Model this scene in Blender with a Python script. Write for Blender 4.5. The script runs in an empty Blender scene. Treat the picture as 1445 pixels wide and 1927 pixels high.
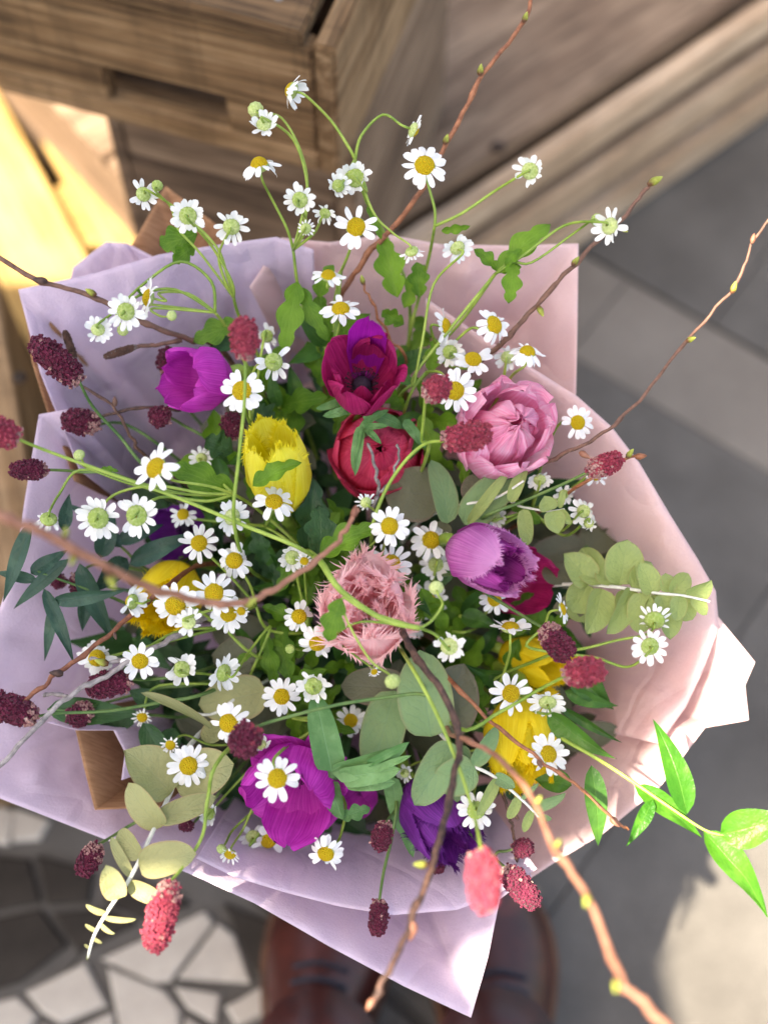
import bpy, math, random
from mathutils import Vector, Matrix, noise
R_ = random.Random(7)
rad = math.radians
SC = bpy.context.scene
COL = SC.collection
# ---------------------------------------------------------------- camera, world, sun, exposure
H = 1.25                     # camera height, metres
FPX = 2700.0                 # focal length in photograph pixels (1445 x 1927)
PITCH = rad(27)              # tilt from straight down
cam_d = bpy.data.cameras.new('camera'); cam = bpy.data.objects.new('camera', cam_d); COL.objects.link(cam)
cam.location = (0, 0, H); cam.rotation_euler = (PITCH, 0, 0)
cam_d.sensor_fit = 'VERTICAL'; cam_d.sensor_height = 36; cam_d.lens = FPX/1927*36
cam_d.clip_start = 0.02; cam_d.clip_end = 500
cam_d.dof.use_dof = True; cam_d.dof.focus_distance = 0.755; cam_d.dof.aperture_fstop = 3.4
SC.camera = cam
SUN_DIR = Vector((0.38, 0.22, -0.90)).normalized()       # the way the light travels
world = bpy.data.worlds.new('World'); SC.world = world; world.use_nodes = True
wn = world.node_tree.nodes; wl = world.node_tree.links
sky = wn.new('ShaderNodeTexSky'); sky.sky_type = 'NISHITA'; sky.sun_disc = False
sky.sun_elevation = math.asin(-SUN_DIR.z); sky.sun_rotation = math.atan2(-SUN_DIR.x, -SUN_DIR.y)
sky.dust_density = 3.0; sky.air_density = 1.0; sky.ozone_density = 1.0
bg = wn['Background']; wl.new(sky.outputs[0], bg.inputs[0]); bg.inputs[1].default_value = 0.11
sun_d = bpy.data.lights.new('sun', 'SUN'); sun = bpy.data.objects.new('sun', sun_d); COL.objects.link(sun)
sun_d.energy = 4.8; sun_d.angle = rad(0.53); sun_d.color = (1, 0.95, 0.87)
sun.rotation_euler = SUN_DIR.to_track_quat('-Z', 'Y').to_euler(); sun.location = (-3, 3, 6)
vs = SC.view_settings
vs.view_transform = 'Standard'; vs.look = 'None'; vs.gamma = 1; vs.use_curve_mapping = False
vs.exposure = 2.4
vs.use_white_balance = True; vs.white_balance_temperature = 7800; vs.white_balance_tint = 9
SC.cycles.use_denoising = True
SC.cycles.max_bounces = 10; SC.cycles.transmission_bounces = 6
SC.cycles.sample_clamp_indirect = 6

CR = Vector((1, 0, 0)); CU = Vector((0, math.cos(PITCH), math.sin(PITCH))); CF = Vector((0, math.sin(PITCH), -math.cos(PITCH)))
CAM = Vector((0, 0, H))
def P(x, y, d): return CAM + CR*((x-722.5)/FPX*d) + CU*((963.5-y)/FPX*d) + CF*d
def G(x, y, z=0.0):
    v = CR*((x-722.5)/FPX) + CU*((963.5-y)/FPX) + CF
    return CAM + v*((z-H)/v.z)
def px(n, d): return n*d/FPX
def N(nx, ny, f=1):
    return (CR*nx + CU*ny - CF*(f*math.sqrt(max(0.02, 1-nx*nx-ny*ny)))).normalized()

# ---------------------------------------------------------------- object helpers
def new(name, mesh, mat=None, parent=None):
    o = bpy.data.objects.new(name, mesh); COL.objects.link(o)
    if mat is not None and mesh is not None and not mesh.materials: mesh.materials.append(mat)
    if parent is not None: o.parent = parent
    return o
def tag(o, label=None, cat=None, group=None, kind=None):
    if label: o['label'] = label
    if cat: o['category'] = cat
    if group: o['group'] = group
    if kind: o['kind'] = kind
    return o
def thing(name, label, cat, loc, group=None):
    o = bpy.data.objects.new(name, None); COL.objects.link(o); o.location = loc
    o.empty_display_size = 0.02
    return tag(o, label, cat, group)
class MB:
    def __init__(s): s.v = []; s.f = []; s.uv = []; s.m = []
    def add(s, vs, fs, uvs=None, m=0):
        k = len(s.v); s.v += [tuple(v) for v in vs]
        s.f += [tuple(i+k for i in f) for f in fs]; s.m += [m]*len(fs)
        s.uv += list(uvs) if uvs else [(0, 0)]*len(vs)
    def mesh(s, name, smooth=True, mats=()):
        me = bpy.data.meshes.new(name); me.from_pydata(s.v, [], s.f)
        ul = me.uv_layers.new(name='UVMap')
        vi = [0]*len(me.loops); me.loops.foreach_get('vertex_index', vi)
        ul.data.foreach_set('uv', [c for i in vi for c in s.uv[i]])
        if smooth: me.polygons.foreach_set('use_smooth', [True]*len(me.polygons))
        for m in mats: me.materials.append(m)
        if len(mats) > 1: me.polygons.foreach_set('material_index', s.m)
        me.update(); return me
def obj(name, mb, mat, parent=None, off=None, smooth=True):
    if off is not None: mb.v = [tuple(Vector(v)-off) for v in mb.v]
    mats = mat if isinstance(mat, (list, tuple)) else (mat,)
    return new(name, mb.mesh(name, smooth, mats), None, parent)
def catmull(pts, n=6):
    out = []
    L = len(pts)
    if L < 3: n = max(n, 2)
    for i in range(L-1):
        p0 = pts[max(i-1, 0)]; p1 = pts[i]; p2 = pts[i+1]; p3 = pts[min(i+2, L-1)]
        for k in range(n):
            t = k/n
            out.append(tuple(0.5*((2*b)+(c-a)*t+(2*a-5*b+4*c-e)*t*t+(-a+3*b-3*c+e)*t**3) for a, b, c, e in zip(p0, p1, p2, p3)))
    out.append(tuple(pts[-1])); return out
def tube(mb, pts, r, sides=7, m=0, cap=True):
    pts = [Vector(p) for p in pts]; n = len(pts)
    rr = [r(i/(n-1)) if callable(r) else r for i in range(n)]
    t0 = (pts[1]-pts[0]).normalized(); a = t0.orthogonal().normalized()
    vs, fs, uv = [], [], []
    for i, p in enumerate(pts):
        t = (pts[min(i+1, n-1)]-pts[max(i-1, 0)])
        if t.length < 1e-9: t = t0
        t.normalize(); a = (a-t*a.dot(t)).normalized(); b = t.cross(a)
        for k in range(sides):
            w = 2*math.pi*k/sides
            vs.append(p+(a*math.cos(w)+b*math.sin(w))*rr[i]); uv.append((i/(n-1), k/sides))
    for i in range(n-1):
        for k in range(sides):
            k2 = (k+1) % sides
            fs.append((i*sides+k, i*sides+k2, (i+1)*sides+k2, (i+1)*sides+k))
    if cap:
        fs.append(tuple(range(sides))[::-1]); fs.append(tuple((n-1)*sides+k for k in range(sides)))
    mb.add(vs, fs, uv, m)
def grid(mb, rows, uvs=None, m=0):
    nr, nc = len(rows), len(rows[0])
    vs = [p for r in rows for p in r]
    uv = [(i/(nr-1), j/(nc-1)) for i in range(nr) for j in range(nc)] if uvs is None else uvs
    mb.add(vs, [(i*nc+j, i*nc+j+1, (i+1)*nc+j+1, (i+1)*nc+j) for i in range(nr-1) for j in range(nc-1)], uv, m)
def lathe(mb, prof, n=14, m=0, rib=0.0, seed=0):
    vs, fs = [], []
    for i, (r, z) in enumerate(prof):
        for k in range(n):
            w = 2*math.pi*k/n; q = r*(1+rib*(1 if k % 2 else -1))
            vs.append((q*math.cos(w), q*math.sin(w), z))
    for i in range(len(prof)-1):
        for k in range(n):
            k2 = (k+1) % n; fs.append((i*n+k, i*n+k2, (i+1)*n+k2, (i+1)*n+k))
    mb.add(vs, fs, [(i/(len(prof)-1), k/n) for i in range(len(prof)) for k in range(n)], m)
def frame(z, spin=0.0, xhint=None):
    z = z.normalized()
    x = (xhint - z*xhint.dot(z)) if xhint is not None else z.orthogonal()
    if x.length < 1e-6: x = z.orthogonal()
    x.normalize(); y = z.cross(x)
    m = Matrix((x, y, z)).transposed().to_4x4()
    return m @ Matrix.Rotation(spin, 4, 'Z')

# ---------------------------------------------------------------- materials
class NT:
    def __init__(s, name):
        s.mat = bpy.data.materials.new(name); s.mat.use_nodes = True
        s.t = s.mat.node_tree; s.n = s.t.nodes; s.l = s.t.links
        s.p = s.n['Principled BSDF']; s.out = s.n['Material Output']
    def node(s, typ, **kw):
        n = s.n.new(typ)
        for k, v in kw.items(): setattr(n, k, v)
        return n
    def link(s, a, b): s.l.new(a, b)
    def math(s, op, a, b=0.0, c=None):
        n = s.node('ShaderNodeMath', operation=op)
        for i, x in enumerate((a, b) if c is None else (a, b, c)):
            if isinstance(x, (int, float)): n.inputs[i].default_value = x
            else: s.link(x, n.inputs[i])
        return n.outputs[0]
    def mix(s, f, a, b, typ='MIX'):
        n = s.node('ShaderNodeMix', data_type='RGBA', blend_type=typ)
        for i, x in ((0, f), (6, a), (7, b)):
            if isinstance(x, (int, float)): n.inputs[i].default_value = x
            elif isinstance(x, tuple): n.inputs[i].default_value = (*x[:3], 1)
            else: s.link(x, n.inputs[i])
        return n.outputs[2]
    def noise(s, vec, scale, detail=3, rough=0.5):
        n = s.node('ShaderNodeTexNoise'); n.inputs['Scale'].default_value = scale
        n.inputs['Detail'].default_value = detail; n.inputs['Roughness'].default_value = rough
        if vec is not None: s.link(vec, n.inputs['Vector'])
        return n.outputs[0]
    def ramp(s, f, stops):
        n = s.node('ShaderNodeValToRGB'); e = n.color_ramp.elements
        while len(e) < len(stops): e.new(0.5)
        for k, (p, c) in enumerate(stops): e[k].position = p; e[k].color = (*c, 1) if isinstance(c, tuple) else (c, c, c, 1)
        s.link(f, n.inputs[0]); return n.outputs[0]
    def coords(s, which='Object', scale=(1, 1, 1)):
        t = s.node('ShaderNodeTexCoord'); m = s.node('ShaderNodeMapping'); m.inputs['Scale'].default_value = scale
        s.link(t.outputs[which], m.inputs[0]); return m.outputs[0]
    def rnd(s): return s.node('ShaderNodeObjectInfo').outputs['Random']
    def bump(s, h, strength=0.3, dist=0.001):
        b = s.node('ShaderNodeBump'); b.inputs['Strength'].default_value = strength; b.inputs['Distance'].default_value = dist
        s.link(h, b.inputs['Height']); s.link(b.outputs[0], s.p.inputs['Normal']); return b.outputs[0]
    def finish(s, col, rough=0.6, spec=0.4, trans=0.0, transcol=None, sheen=0.0, nrm=None):
        if isinstance(col, tuple): s.p.inputs['Base Color'].default_value = (*col, 1)
        else: s.link(col, s.p.inputs['Base Color'])
        if isinstance(rough, (int, float)): s.p.inputs['Roughness'].default_value = rough
        else: s.link(rough, s.p.inputs['Roughness'])
        s.p.inputs['Specular IOR Level'].default_value = spec
        if sheen: s.p.inputs['Sheen Weight'].default_value = sheen
        if trans:
            tr = s.node('ShaderNodeBsdfTranslucent'); mx = s.node('ShaderNodeMixShader'); mx.inputs[0].default_value = trans
            tc = col if transcol is None else transcol
            if isinstance(tc, tuple): tr.inputs[0].default_value = (*tc, 1)
            else: s.link(tc, tr.inputs[0])
            if nrm is not None: s.link(nrm, tr.inputs['Normal'])
            s.link(s.p.outputs[0], mx.inputs[1]); s.link(tr.outputs[0], mx.inputs[2]); s.link(mx.outputs[0], s.out.inputs[0])
        return s.mat
def m_petal(name, c1, c2, trans=0.35, streak=26, rough=0.55, tipc=None, vein=0.30):
    t = NT(name); uv = t.coords('UV', (1.3, streak, 1))
    n1 = t.noise(uv, 1.0, 4, 0.6); n2 = t.noise(t.coords('Object'), 60, 2)
    f = t.math('ADD', t.math('MULTIPLY', n1, 0.7), t.math('MULTIPLY', n2, 0.4))
    col = t.ramp(f, [(0.38, c1), (0.68, c2)])
    fv = t.noise(t.coords('UV', (0.8, streak*3.2, 1)), 1.0, 2, 0.5)
    col = t.mix(t.ramp(fv, [(0.5, 0.0), (0.62, vein)]), col, c1, 'MULTIPLY')
    if tipc:
        sx = t.node('ShaderNodeSeparateXYZ'); t.link(t.coords('UV'), sx.inputs[0])
        col = t.mix(t.ramp(sx.outputs[0], [(0.45, 0.0), (1.0, 1.0)]), col, tipc)
    b = t.bump(t.math('ADD', n1, t.math('MULTIPLY', fv, 0.7)), 0.5, 0.0009)
    return t.finish(col, rough, 0.3, trans, None, 0.0, b)
def m_leaf(name, c1, c2, rough=0.45, vein=(0.2, 0.3, 0.1), veinamt=0.35, edge=None, freq=9.0, trans=0.25, back=None, blot=None):
    t = NT(name); uv = t.coords('UV'); sx = t.node('ShaderNodeSeparateXYZ'); t.link(uv, sx.inputs[0])
    u, v = sx.outputs[0], sx.outputs[1]
    av = t.math('ABSOLUTE', t.math('SUBTRACT', v, 0.5))
    nz = t.noise(t.coords('Object'), 3.0, 3)
    col = t.ramp(t.math('ADD', t.math('MULTIPLY', nz, 0.8), t.math('MULTIPLY', t.rnd(), 0.35)), [(0.38, c1), (0.78, c2)])
    if blot: col = t.mix(t.ramp(t.noise(t.coords('Object'), 1.6, 4), [(0.48, 0.0), (0.7, 0.75)]), col, blot)
    mid = t.ramp(av, [(0.0, 1.0), (0.035, 0.0)])
    ph = t.math('SUBTRACT', t.math('MULTIPLY', u, freq), t.math('MULTIPLY', av, freq*0.85))
    ph = t.math('ADD', ph, t.math('MULTIPLY', nz, 2.2))
    sv = t.math('ABSOLUTE', t.math('SUBTRACT', t.math('FRACT', ph), 0.5))
    side = t.ramp(sv, [(0.0, 0.6), (0.22, 0.0)])
    vv = t.math('MAXIMUM', mid, side)
    col = t.mix(t.math('MULTIPLY', vv, veinamt), col, vein)
    if edge: col = t.mix(t.ramp(av, [(0.43, 0.0), (0.495, 0.85)]), col, edge)
    if back:
        g = t.node('ShaderNodeNewGeometry'); col = t.mix(t.math('MULTIPLY', g.outputs['Backfacing'], 0.7), col, back)
    b = t.bump(t.math('ADD', t.math('MULTIPLY', vv, 0.22), t.noise(t.coords('Object'), 12, 3)), 0.6, 0.0012)
    return t.finish(col, rough, 0.28, trans, t.mix(0.35, col, (0.16, 0.36, 0.02)), 0.0, b)
def m_simple(name, c1, c2, scale=200, rough=0.6, bump=0.3, spec=0.35, trans=0.0, dist=0.0006, objrnd=0.3):
    t = NT(name); n = t.noise(t.coords('Object'), scale, 4, 0.6)
    col = t.ramp(t.math('ADD', n, t.math('MULTIPLY', t.math('SUBTRACT', t.rnd(), 0.5), objrnd)), [(0.3, c1), (0.7, c2)])
    b = t.bump(n, bump, dist)
    return t.finish(col, rough, spec, trans, None, 0.0, b)
def m_wood(name, dark, mid, light, grain=(2.2, 45, 45), rough=0.8, saw=0.0, rnd=0.3):
    t = NT(name)
    inf = t.rnd(); tc = t.node('ShaderNodeTexCoord'); off = t.node('ShaderNodeVectorMath', operation='ADD')
    cmb = t.node('ShaderNodeCombineXYZ'); t.link(t.math('MULTIPLY', inf, 13.0), cmb.inputs[0]); t.link(t.math('MULTIPLY', inf, 7.0), cmb.inputs[1])
    t.link(tc.outputs['Object'], off.inputs[0]); t.link(cmb.outputs[0], off.inputs[1])
    mp = t.node('ShaderNodeMapping'); mp.inputs['Scale'].default_value = grain; t.link(off.outputs[0], mp.inputs[0])
    g1 = t.noise(mp.outputs[0], 1.6, 6, 0.65); g2 = t.noise(off.outputs[0], 9, 4, 0.6); g3 = t.noise(mp.outputs[0], 7, 3, 0.6)
    f = t.math('ADD', t.math('MULTIPLY', g1, 0.75), t.math('ADD', t.math('MULTIPLY', g2, 0.35), t.math('MULTIPLY', t.math('SUBTRACT', inf, 0.5), rnd*0.5)))
    col = t.ramp(f, [(0.34, dark), (0.54, mid), (0.74, light)])
    fine = t.ramp(g3, [(0.36, 0.42), (0.52, 1.0)]); col = t.mix(0.75, col, fine, 'MULTIPLY')
    h = t.math('ADD', g1, t.math('MULTIPLY', g3, 0.6))
    if saw:
        mp2 = t.node('ShaderNodeMapping'); mp2.inputs['Scale'].default_value = (38, 1.5, 4); mp2.inputs['Rotation'].default_value = (0, rad(12), 0)
        t.link(tc.outputs['Object'], mp2.inputs[0])
        s1 = t.ramp(t.noise(mp2.outputs[0], 1.0, 2, 0.4), [(0.5, 1.0), (0.57, 0.55), (0.62, 1.0)])
        col = t.mix(saw, col, s1, 'MULTIPLY')
    b = t.bump(h, 0.55, 0.0025)
    return t.finish(col, rough, 0.25)

M = {}
M['white'] = m_petal('white_petal', (0.76, 0.77, 0.78), (0.88, 0.88, 0.87), 0.25, 7, 0.6, None, 0.15)
def m_disc():
    t = NT('yellow_disc'); v = t.node('ShaderNodeTexVoronoi'); v.inputs['Scale'].default_value = 7.5; t.link(t.coords('Object'), v.inputs['Vector'])
    col = t.ramp(v.outputs['Distance'], [(0.0, (1.0, 0.80, 0.03)), (0.8, (0.93, 0.56, 0.012))])
    b = t.bump(t.math('SUBTRACT', 1.0, v.outputs['Distance']), 0.8, 0.12)
    return t.finish(col, 0.7, 0.2)
M['disc'] = m_disc()
M['calyx'] = m_simple('calyx_green', (0.30, 0.42, 0.09), (0.60, 0.68, 0.30), 3.0, 0.6, 0.4, 0.3, 0.15, 0.05)
M['stem'] = m_simple('stem_green', (0.12, 0.21, 0.025), (0.30, 0.40, 0.07), 90, 0.5, 0.2, 0.4, 0.0)
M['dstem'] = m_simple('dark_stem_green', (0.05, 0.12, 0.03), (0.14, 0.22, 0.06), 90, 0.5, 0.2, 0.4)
M['bud'] = m_simple('bud_green', (0.30, 0.36, 0.05), (0.62, 0.62, 0.12), 160, 0.55, 0.4, 0.3, 0.15)
def m_bud():
    t = NT('bud_green'); sx = t.node('ShaderNodeSeparateXYZ'); t.link(t.coords('UV'), sx.inputs[0])
    n = t.noise(t.coords('Object'), 500, 3)
    f = t.math('ADD', sx.outputs[0], t.math('MULTIPLY', t.math('SUBTRACT', n, 0.5), 0.5))
    col = t.ramp(f, [(0.15, (0.11, 0.045, 0.02)), (0.45, (0.22, 0.24, 0.03)), (0.9, (0.42, 0.46, 0.09))])
    b = t.bump(n, 0.5, 0.0006); return t.finish(col, 0.5, 0.35, 0.12, None, 0.0, b)
M['bud'] = m_bud()
M['twig'] = m_simple('twig_bark', (0.035, 0.018, 0.014), (0.17, 0.085, 0.06), 260, 0.6, 0.7, 0.35, 0.0, 0.0012)
M['twigred'] = m_simple('red_twig_bark', (0.12, 0.035, 0.015), (0.34, 0.13, 0.06), 240, 0.5, 0.5, 0.4, 0.0, 0.001)
M['twigtan'] = m_simple('tan_twig_bark', (0.15, 0.050, 0.028), (0.30, 0.135, 0.085), 140, 0.5, 0.4, 0.4, 0.0, 0.001)
M['twiggrey'] = m_simple('grey_twig_bark', (0.10, 0.085, 0.085), (0.34, 0.30, 0.29), 260, 0.7, 0.6, 0.3, 0.0, 0.001)
M['chleaf'] = m_leaf('lobed_leaf_green', (0.055, 0.15, 0.010), (0.16, 0.32, 0.025), 0.45, (0.22, 0.38, 0.06), 0.4, None, 7, 0.4)
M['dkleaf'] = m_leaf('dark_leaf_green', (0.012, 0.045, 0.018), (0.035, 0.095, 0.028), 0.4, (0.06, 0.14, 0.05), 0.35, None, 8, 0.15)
M['ruscus'] = m_leaf('ruscus_leaf_green', (0.025, 0.085, 0.02), (0.07, 0.19, 0.03), 0.32, (0.16, 0.32, 0.06), 0.25, None, 0.0, 0.3)
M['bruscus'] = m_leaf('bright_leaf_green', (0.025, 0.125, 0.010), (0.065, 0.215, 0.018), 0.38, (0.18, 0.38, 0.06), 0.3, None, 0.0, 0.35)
M['druscus'] = m_leaf('blue_green_leaf', (0.010, 0.038, 0.026), (0.03, 0.075, 0.05), 0.36, (0.05, 0.12, 0.07), 0.25, None, 0.0, 0.12)
M['euc'] = m_leaf('eucalyptus_leaf', (0.085, 0.20, 0.07), (0.22, 0.35, 0.13), 0.62, (0.10, 0.22, 0.18), 0.38, (0.30, 0.13, 0.07), 7, 0.22, (0.17, 0.27, 0.13), (0.22, 0.22, 0.08))
M['olive'] = m_leaf('olive_eucalyptus_leaf', (0.22, 0.22, 0.075), (0.38, 0.36, 0.14), 0.6, (0.17, 0.25, 0.15), 0.4, (0.40, 0.10, 0.07), 7, 0.25, (0.33, 0.33, 0.16), (0.20, 0.26, 0.13))
M['lime'] = m_leaf('yellow_green_eucalyptus_leaf', (0.18, 0.29, 0.055), (0.36, 0.46, 0.11), 0.6, (0.09, 0.20, 0.10), 0.42, (0.36, 0.20, 0.06), 7, 0.3, (0.30, 0.36, 0.14), (0.16, 0.26, 0.13))
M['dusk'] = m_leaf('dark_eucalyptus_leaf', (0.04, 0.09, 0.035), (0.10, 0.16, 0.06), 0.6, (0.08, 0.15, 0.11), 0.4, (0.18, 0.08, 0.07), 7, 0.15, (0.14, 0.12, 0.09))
M['bract'] = m_leaf('bract_green', (0.07, 0.19, 0.06), (0.16, 0.32, 0.12), 0.5, (0.22, 0.40, 0.20), 0.4, None, 0.0, 0.25)
M['eucstem'] = m_simple('pale_waxy_stem', (0.42, 0.44, 0.38), (0.66, 0.66, 0.60), 300, 0.7, 0.5, 0.25)
def m_burnet(name, a, b, c):
    t = NT(name); n = t.noise(t.coords('Object'), 900, 2, 0.6); n2 = t.noise(t.coords('Object'), 120, 2, 0.5)
    col = t.ramp(t.math('ADD', t.math('MULTIPLY', n, 0.7), t.math('MULTIPLY', n2, 0.35)), [(0.35, a), (0.58, b), (0.78, c)])
    return t.finish(col, 0.75, 0.2, 0.0, None, 0.15)
M['burnet'] = m_burnet('burnet_wine', (0.045, 0.004, 0.014), (0.12, 0.010, 0.035), (0.24, 0.05, 0.08))
M['burnetr'] = m_burnet('burnet_red', (0.14, 0.012, 0.030), (0.30, 0.035, 0.065), (0.42, 0.12, 0.12))
M['burnetp'] = m_burnet('burnet_tip', (0.22, 0.08, 0.09), (0.36, 0.20, 0.18), (0.50, 0.38, 0.33))
M['yellow'] = m_petal('yellow_tulip_petal', (0.82, 0.62, 0.008), (0.94, 0.80, 0.06), 0.4, 30)
M['lemon'] = m_petal('lemon_tulip_petal', (0.80, 0.70, 0.015), (0.94, 0.88, 0.14), 0.4, 30)
M['pink'] = m_petal('salmon_pink_petal', (0.93, 0.40, 0.46), (0.97, 0.66, 0.69), 0.45, 24, 0.55, (0.98, 0.68, 0.70))
M['mauve'] = m_petal('mauve_petal', (0.40, 0.025, 0.31), (0.68, 0.22, 0.56), 0.4, 28, 0.55, (0.70, 0.32, 0.62))
M['mauve2'] = m_petal('violet_inner_petal', (0.24, 0.006, 0.20), (0.50, 0.08, 0.42), 0.35, 28)
M['purple'] = m_petal('deep_purple_petal', (0.09, 0.006, 0.16), (0.22, 0.03, 0.32), 0.3, 28)
M['magenta'] = m_petal('magenta_petal', (0.42, 0.005, 0.33), (0.68, 0.07, 0.56), 0.35, 30)
M['wine'] = m_petal('crimson_magenta_petal', (0.28, 0.003, 0.075), (0.54, 0.028, 0.17), 0.35, 26)
M['wineout'] = m_petal('purple_inner_petal', (0.28, 0.003, 0.26), (0.44, 0.015, 0.40), 0.4, 26)
M['cerise'] = m_petal('cerise_petal', (0.62, 0.02, 0.10), (0.80, 0.10, 0.20), 0.35, 20)
M['rose'] = m_petal('rose_pink_petal', (0.88, 0.30, 0.52), (0.97, 0.64, 0.78), 0.48, 22)
M['black'] = m_simple('anemone_centre', (0.006, 0.004, 0.010), (0.03, 0.018, 0.04), 600, 0.7, 0.6)
def m_paper(name, c1, c2, trans):
    t = NT(name); n = t.noise(t.coords('Object'), 900, 3, 0.7); n2 = t.noise(t.coords('Object'), 14, 3, 0.55)
    col = t.ramp(t.math('ADD', t.math('MULTIPLY', n, 0.55), t.math('MULTIPLY', n2, 0.5)), [(0.3, c1), (0.75, c2)])
    h = t.math('ADD', t.math('MULTIPLY', n, 0.3), t.noise(t.coords('Object'), 38, 5, 0.62))
    vo = t.node('ShaderNodeTexVoronoi', feature='DISTANCE_TO_EDGE'); vo.inputs['Scale'].default_value = 11
    wv = t.node('ShaderNodeVectorMath', operation='ADD'); t.link(t.coords('Object'), wv.inputs[0])
    wn_ = t.node('ShaderNodeTexNoise'); wn_.inputs['Scale'].default_value = 9; t.link(t.coords('Object'), wn_.inputs['Vector'])
    ws = t.node('ShaderNodeVectorMath', operation='SCALE'); ws.inputs[3].default_value = 0.12; t.link(wn_.outputs['Color'], ws.inputs[0]); t.link(ws.outputs[0], wv.inputs[1])
    t.link(wv.outputs[0], vo.inputs['Vector'])
    h = t.math('ADD', h, t.math('MULTIPLY', t.ramp(vo.outputs['Distance'], [(0.0, 0.0), (0.07, 1.0)]), 0.55))
    b = t.bump(h, 0.6, 0.0030)
    return t.finish(col, 0.85, 0.15, trans, None, 0.0, b)
M['tissue'] = m_paper('cool_lit_tissue', (0.69, 0.575, 0.71), (0.81, 0.70, 0.81), 0.45)  # pink tissue, cool sky light of the left side put into its colour
M['tissuep'] = m_paper('warm_lit_tissue', (0.79, 0.59, 0.60), (0.89, 0.71, 0.71), 0.45)  # the same tissue, warm light of the right side put into its colour
def m_kraft():
    t = NT('kraft_paper'); n = t.noise(t.coords('Object', (60, 700, 60)), 1.0, 3, 0.6)
    col = t.ramp(n, [(0.3, (0.26, 0.13, 0.065)), (0.7, (0.40, 0.22, 0.12))]); t.bump(n, 0.2, 0.0008)
    return t.finish(col, 0.8, 0.2, 0.1)
M['kraft'] = m_kraft()
M['wood'] = m_wood('weathered_crate_wood', (0.034, 0.017, 0.008), (0.185, 0.108, 0.052), (0.40, 0.265, 0.15), (2.2, 50, 50), 0.8, 0.45)
M['woodl'] = m_wood('lit_crate_wood', (0.24, 0.15, 0.09), (0.46, 0.32, 0.21), (0.64, 0.49, 0.36), (2.2, 50, 50), 0.8)  # paler than the top planks: light on the slat faces put into the wood
M['woodg'] = m_wood('grey_brown_plank', (0.06, 0.038, 0.026), (0.155, 0.10, 0.066), (0.27, 0.185, 0.125), (2.0, 30, 30), 0.85)
M['pallet'] = m_wood('sunlit_pale_plank', (0.20, 0.115, 0.035), (0.33, 0.21, 0.075), (0.44, 0.30, 0.12), (2, 30, 30), 0.8)
M['nail'] = m_simple('nail_steel', (0.08, 0.07, 0.07), (0.2, 0.18, 0.17), 800, 0.5, 0.4, 0.5)
M['dark'] = m_simple('dark_timber', (0.02, 0.012, 0.008), (0.05, 0.03, 0.02), 60, 0.9, 0.3)
def m_ground(name, a, b, sc=7, rnd=0.04):
    t = NT(name); n = t.noise(t.coords('Object'), sc, 6, 0.65); n2 = t.noise(t.coords('Object'), 320, 2, 0.6)
    f = t.math('ADD', t.math('MULTIPLY', n, 0.7), t.math('ADD', t.math('MULTIPLY', n2, 0.3), t.math('MULTIPLY', t.math('SUBTRACT', t.rnd(), 0.5), rnd)))
    col = t.ramp(f, [(0.3, a), (0.75, b)]); t.bump(n2, 0.4, 0.002)
    return t.finish(col, 0.9, 0.2)
M['concrete'] = m_ground('grey_concrete', (0.038, 0.036, 0.034), (0.10, 0.096, 0.092))
M['slab'] = m_ground('grey_slab', (0.055, 0.051, 0.047), (0.135, 0.127, 0.118))
M['kerb'] = m_ground('pale_slab', (0.11, 0.097, 0.085), (0.21, 0.188, 0.165))
M['grout'] = m_ground('dark_grout', (0.008, 0.007, 0.006), (0.025, 0.021, 0.018), 12)
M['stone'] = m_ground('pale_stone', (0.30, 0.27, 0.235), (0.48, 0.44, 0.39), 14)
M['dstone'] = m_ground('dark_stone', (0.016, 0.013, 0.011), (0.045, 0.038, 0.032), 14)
M['leather'] = m_simple('maroon_leather', (0.028, 0.005, 0.004), (0.070, 0.014, 0.010), 40, 0.38, 0.25, 0.5, 0.0, 0.002)
M['sole'] = m_simple('brown_sole', (0.05, 0.018, 0.008), (0.11, 0.045, 0.02), 60, 0.6, 0.3)
M['denim'] = m_simple('dark_cloth', (0.010, 0.012, 0.020), (0.025, 0.03, 0.045), 400, 0.9, 0.4)
M['canvas'] = m_simple('blocker_canvas', (0.62, 0.61, 0.60), (0.70, 0.69, 0.68), 300, 0.9, 0.3, 0.2, 0.12)  # for the added sheet overhead that keeps the sun off

# ---------------------------------------------------------------- ground
def box_mesh(name, sx, sy, sz, mat, bev=0.002, seed=0, rough=0.0):
    import bmesh
    bm = bmesh.new(); bmesh.ops.create_cube(bm, size=1.0)
    for v in bm.verts: v.co = Vector((v.co.x*sx, v.co.y*sy, v.co.z*sz))
    if rough:
        bmesh.ops.subdivide_edges(bm, edges=[e for e in bm.edges if abs((e.verts[0].co-e.verts[1].co).x) > sx*0.9], cuts=14)
        for v in bm.verts:
            q = Vector((v.co.x*14+seed, v.co.y*9, v.co.z*9))
            v.co += Vector((0, noise.noise(q)*rough, noise.noise(q+Vector((5, 3, 1)))*rough))
    if bev: bmesh.ops.bevel(bm, geom=list(bm.edges), offset=bev, segments=2, affect='EDGES', clamp_overlap=True) if not rough else bmesh.ops.bevel(bm, geom=[e for e in bm.edges if e.calc_face_angle(0) > 0.8], offset=bev, segments=2, affect='EDGES', clamp_overlap=True)
    me = bpy.data.meshes.new(name); bm.to_mesh(me); bm.free(); me.materials.append(mat); return me
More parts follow.
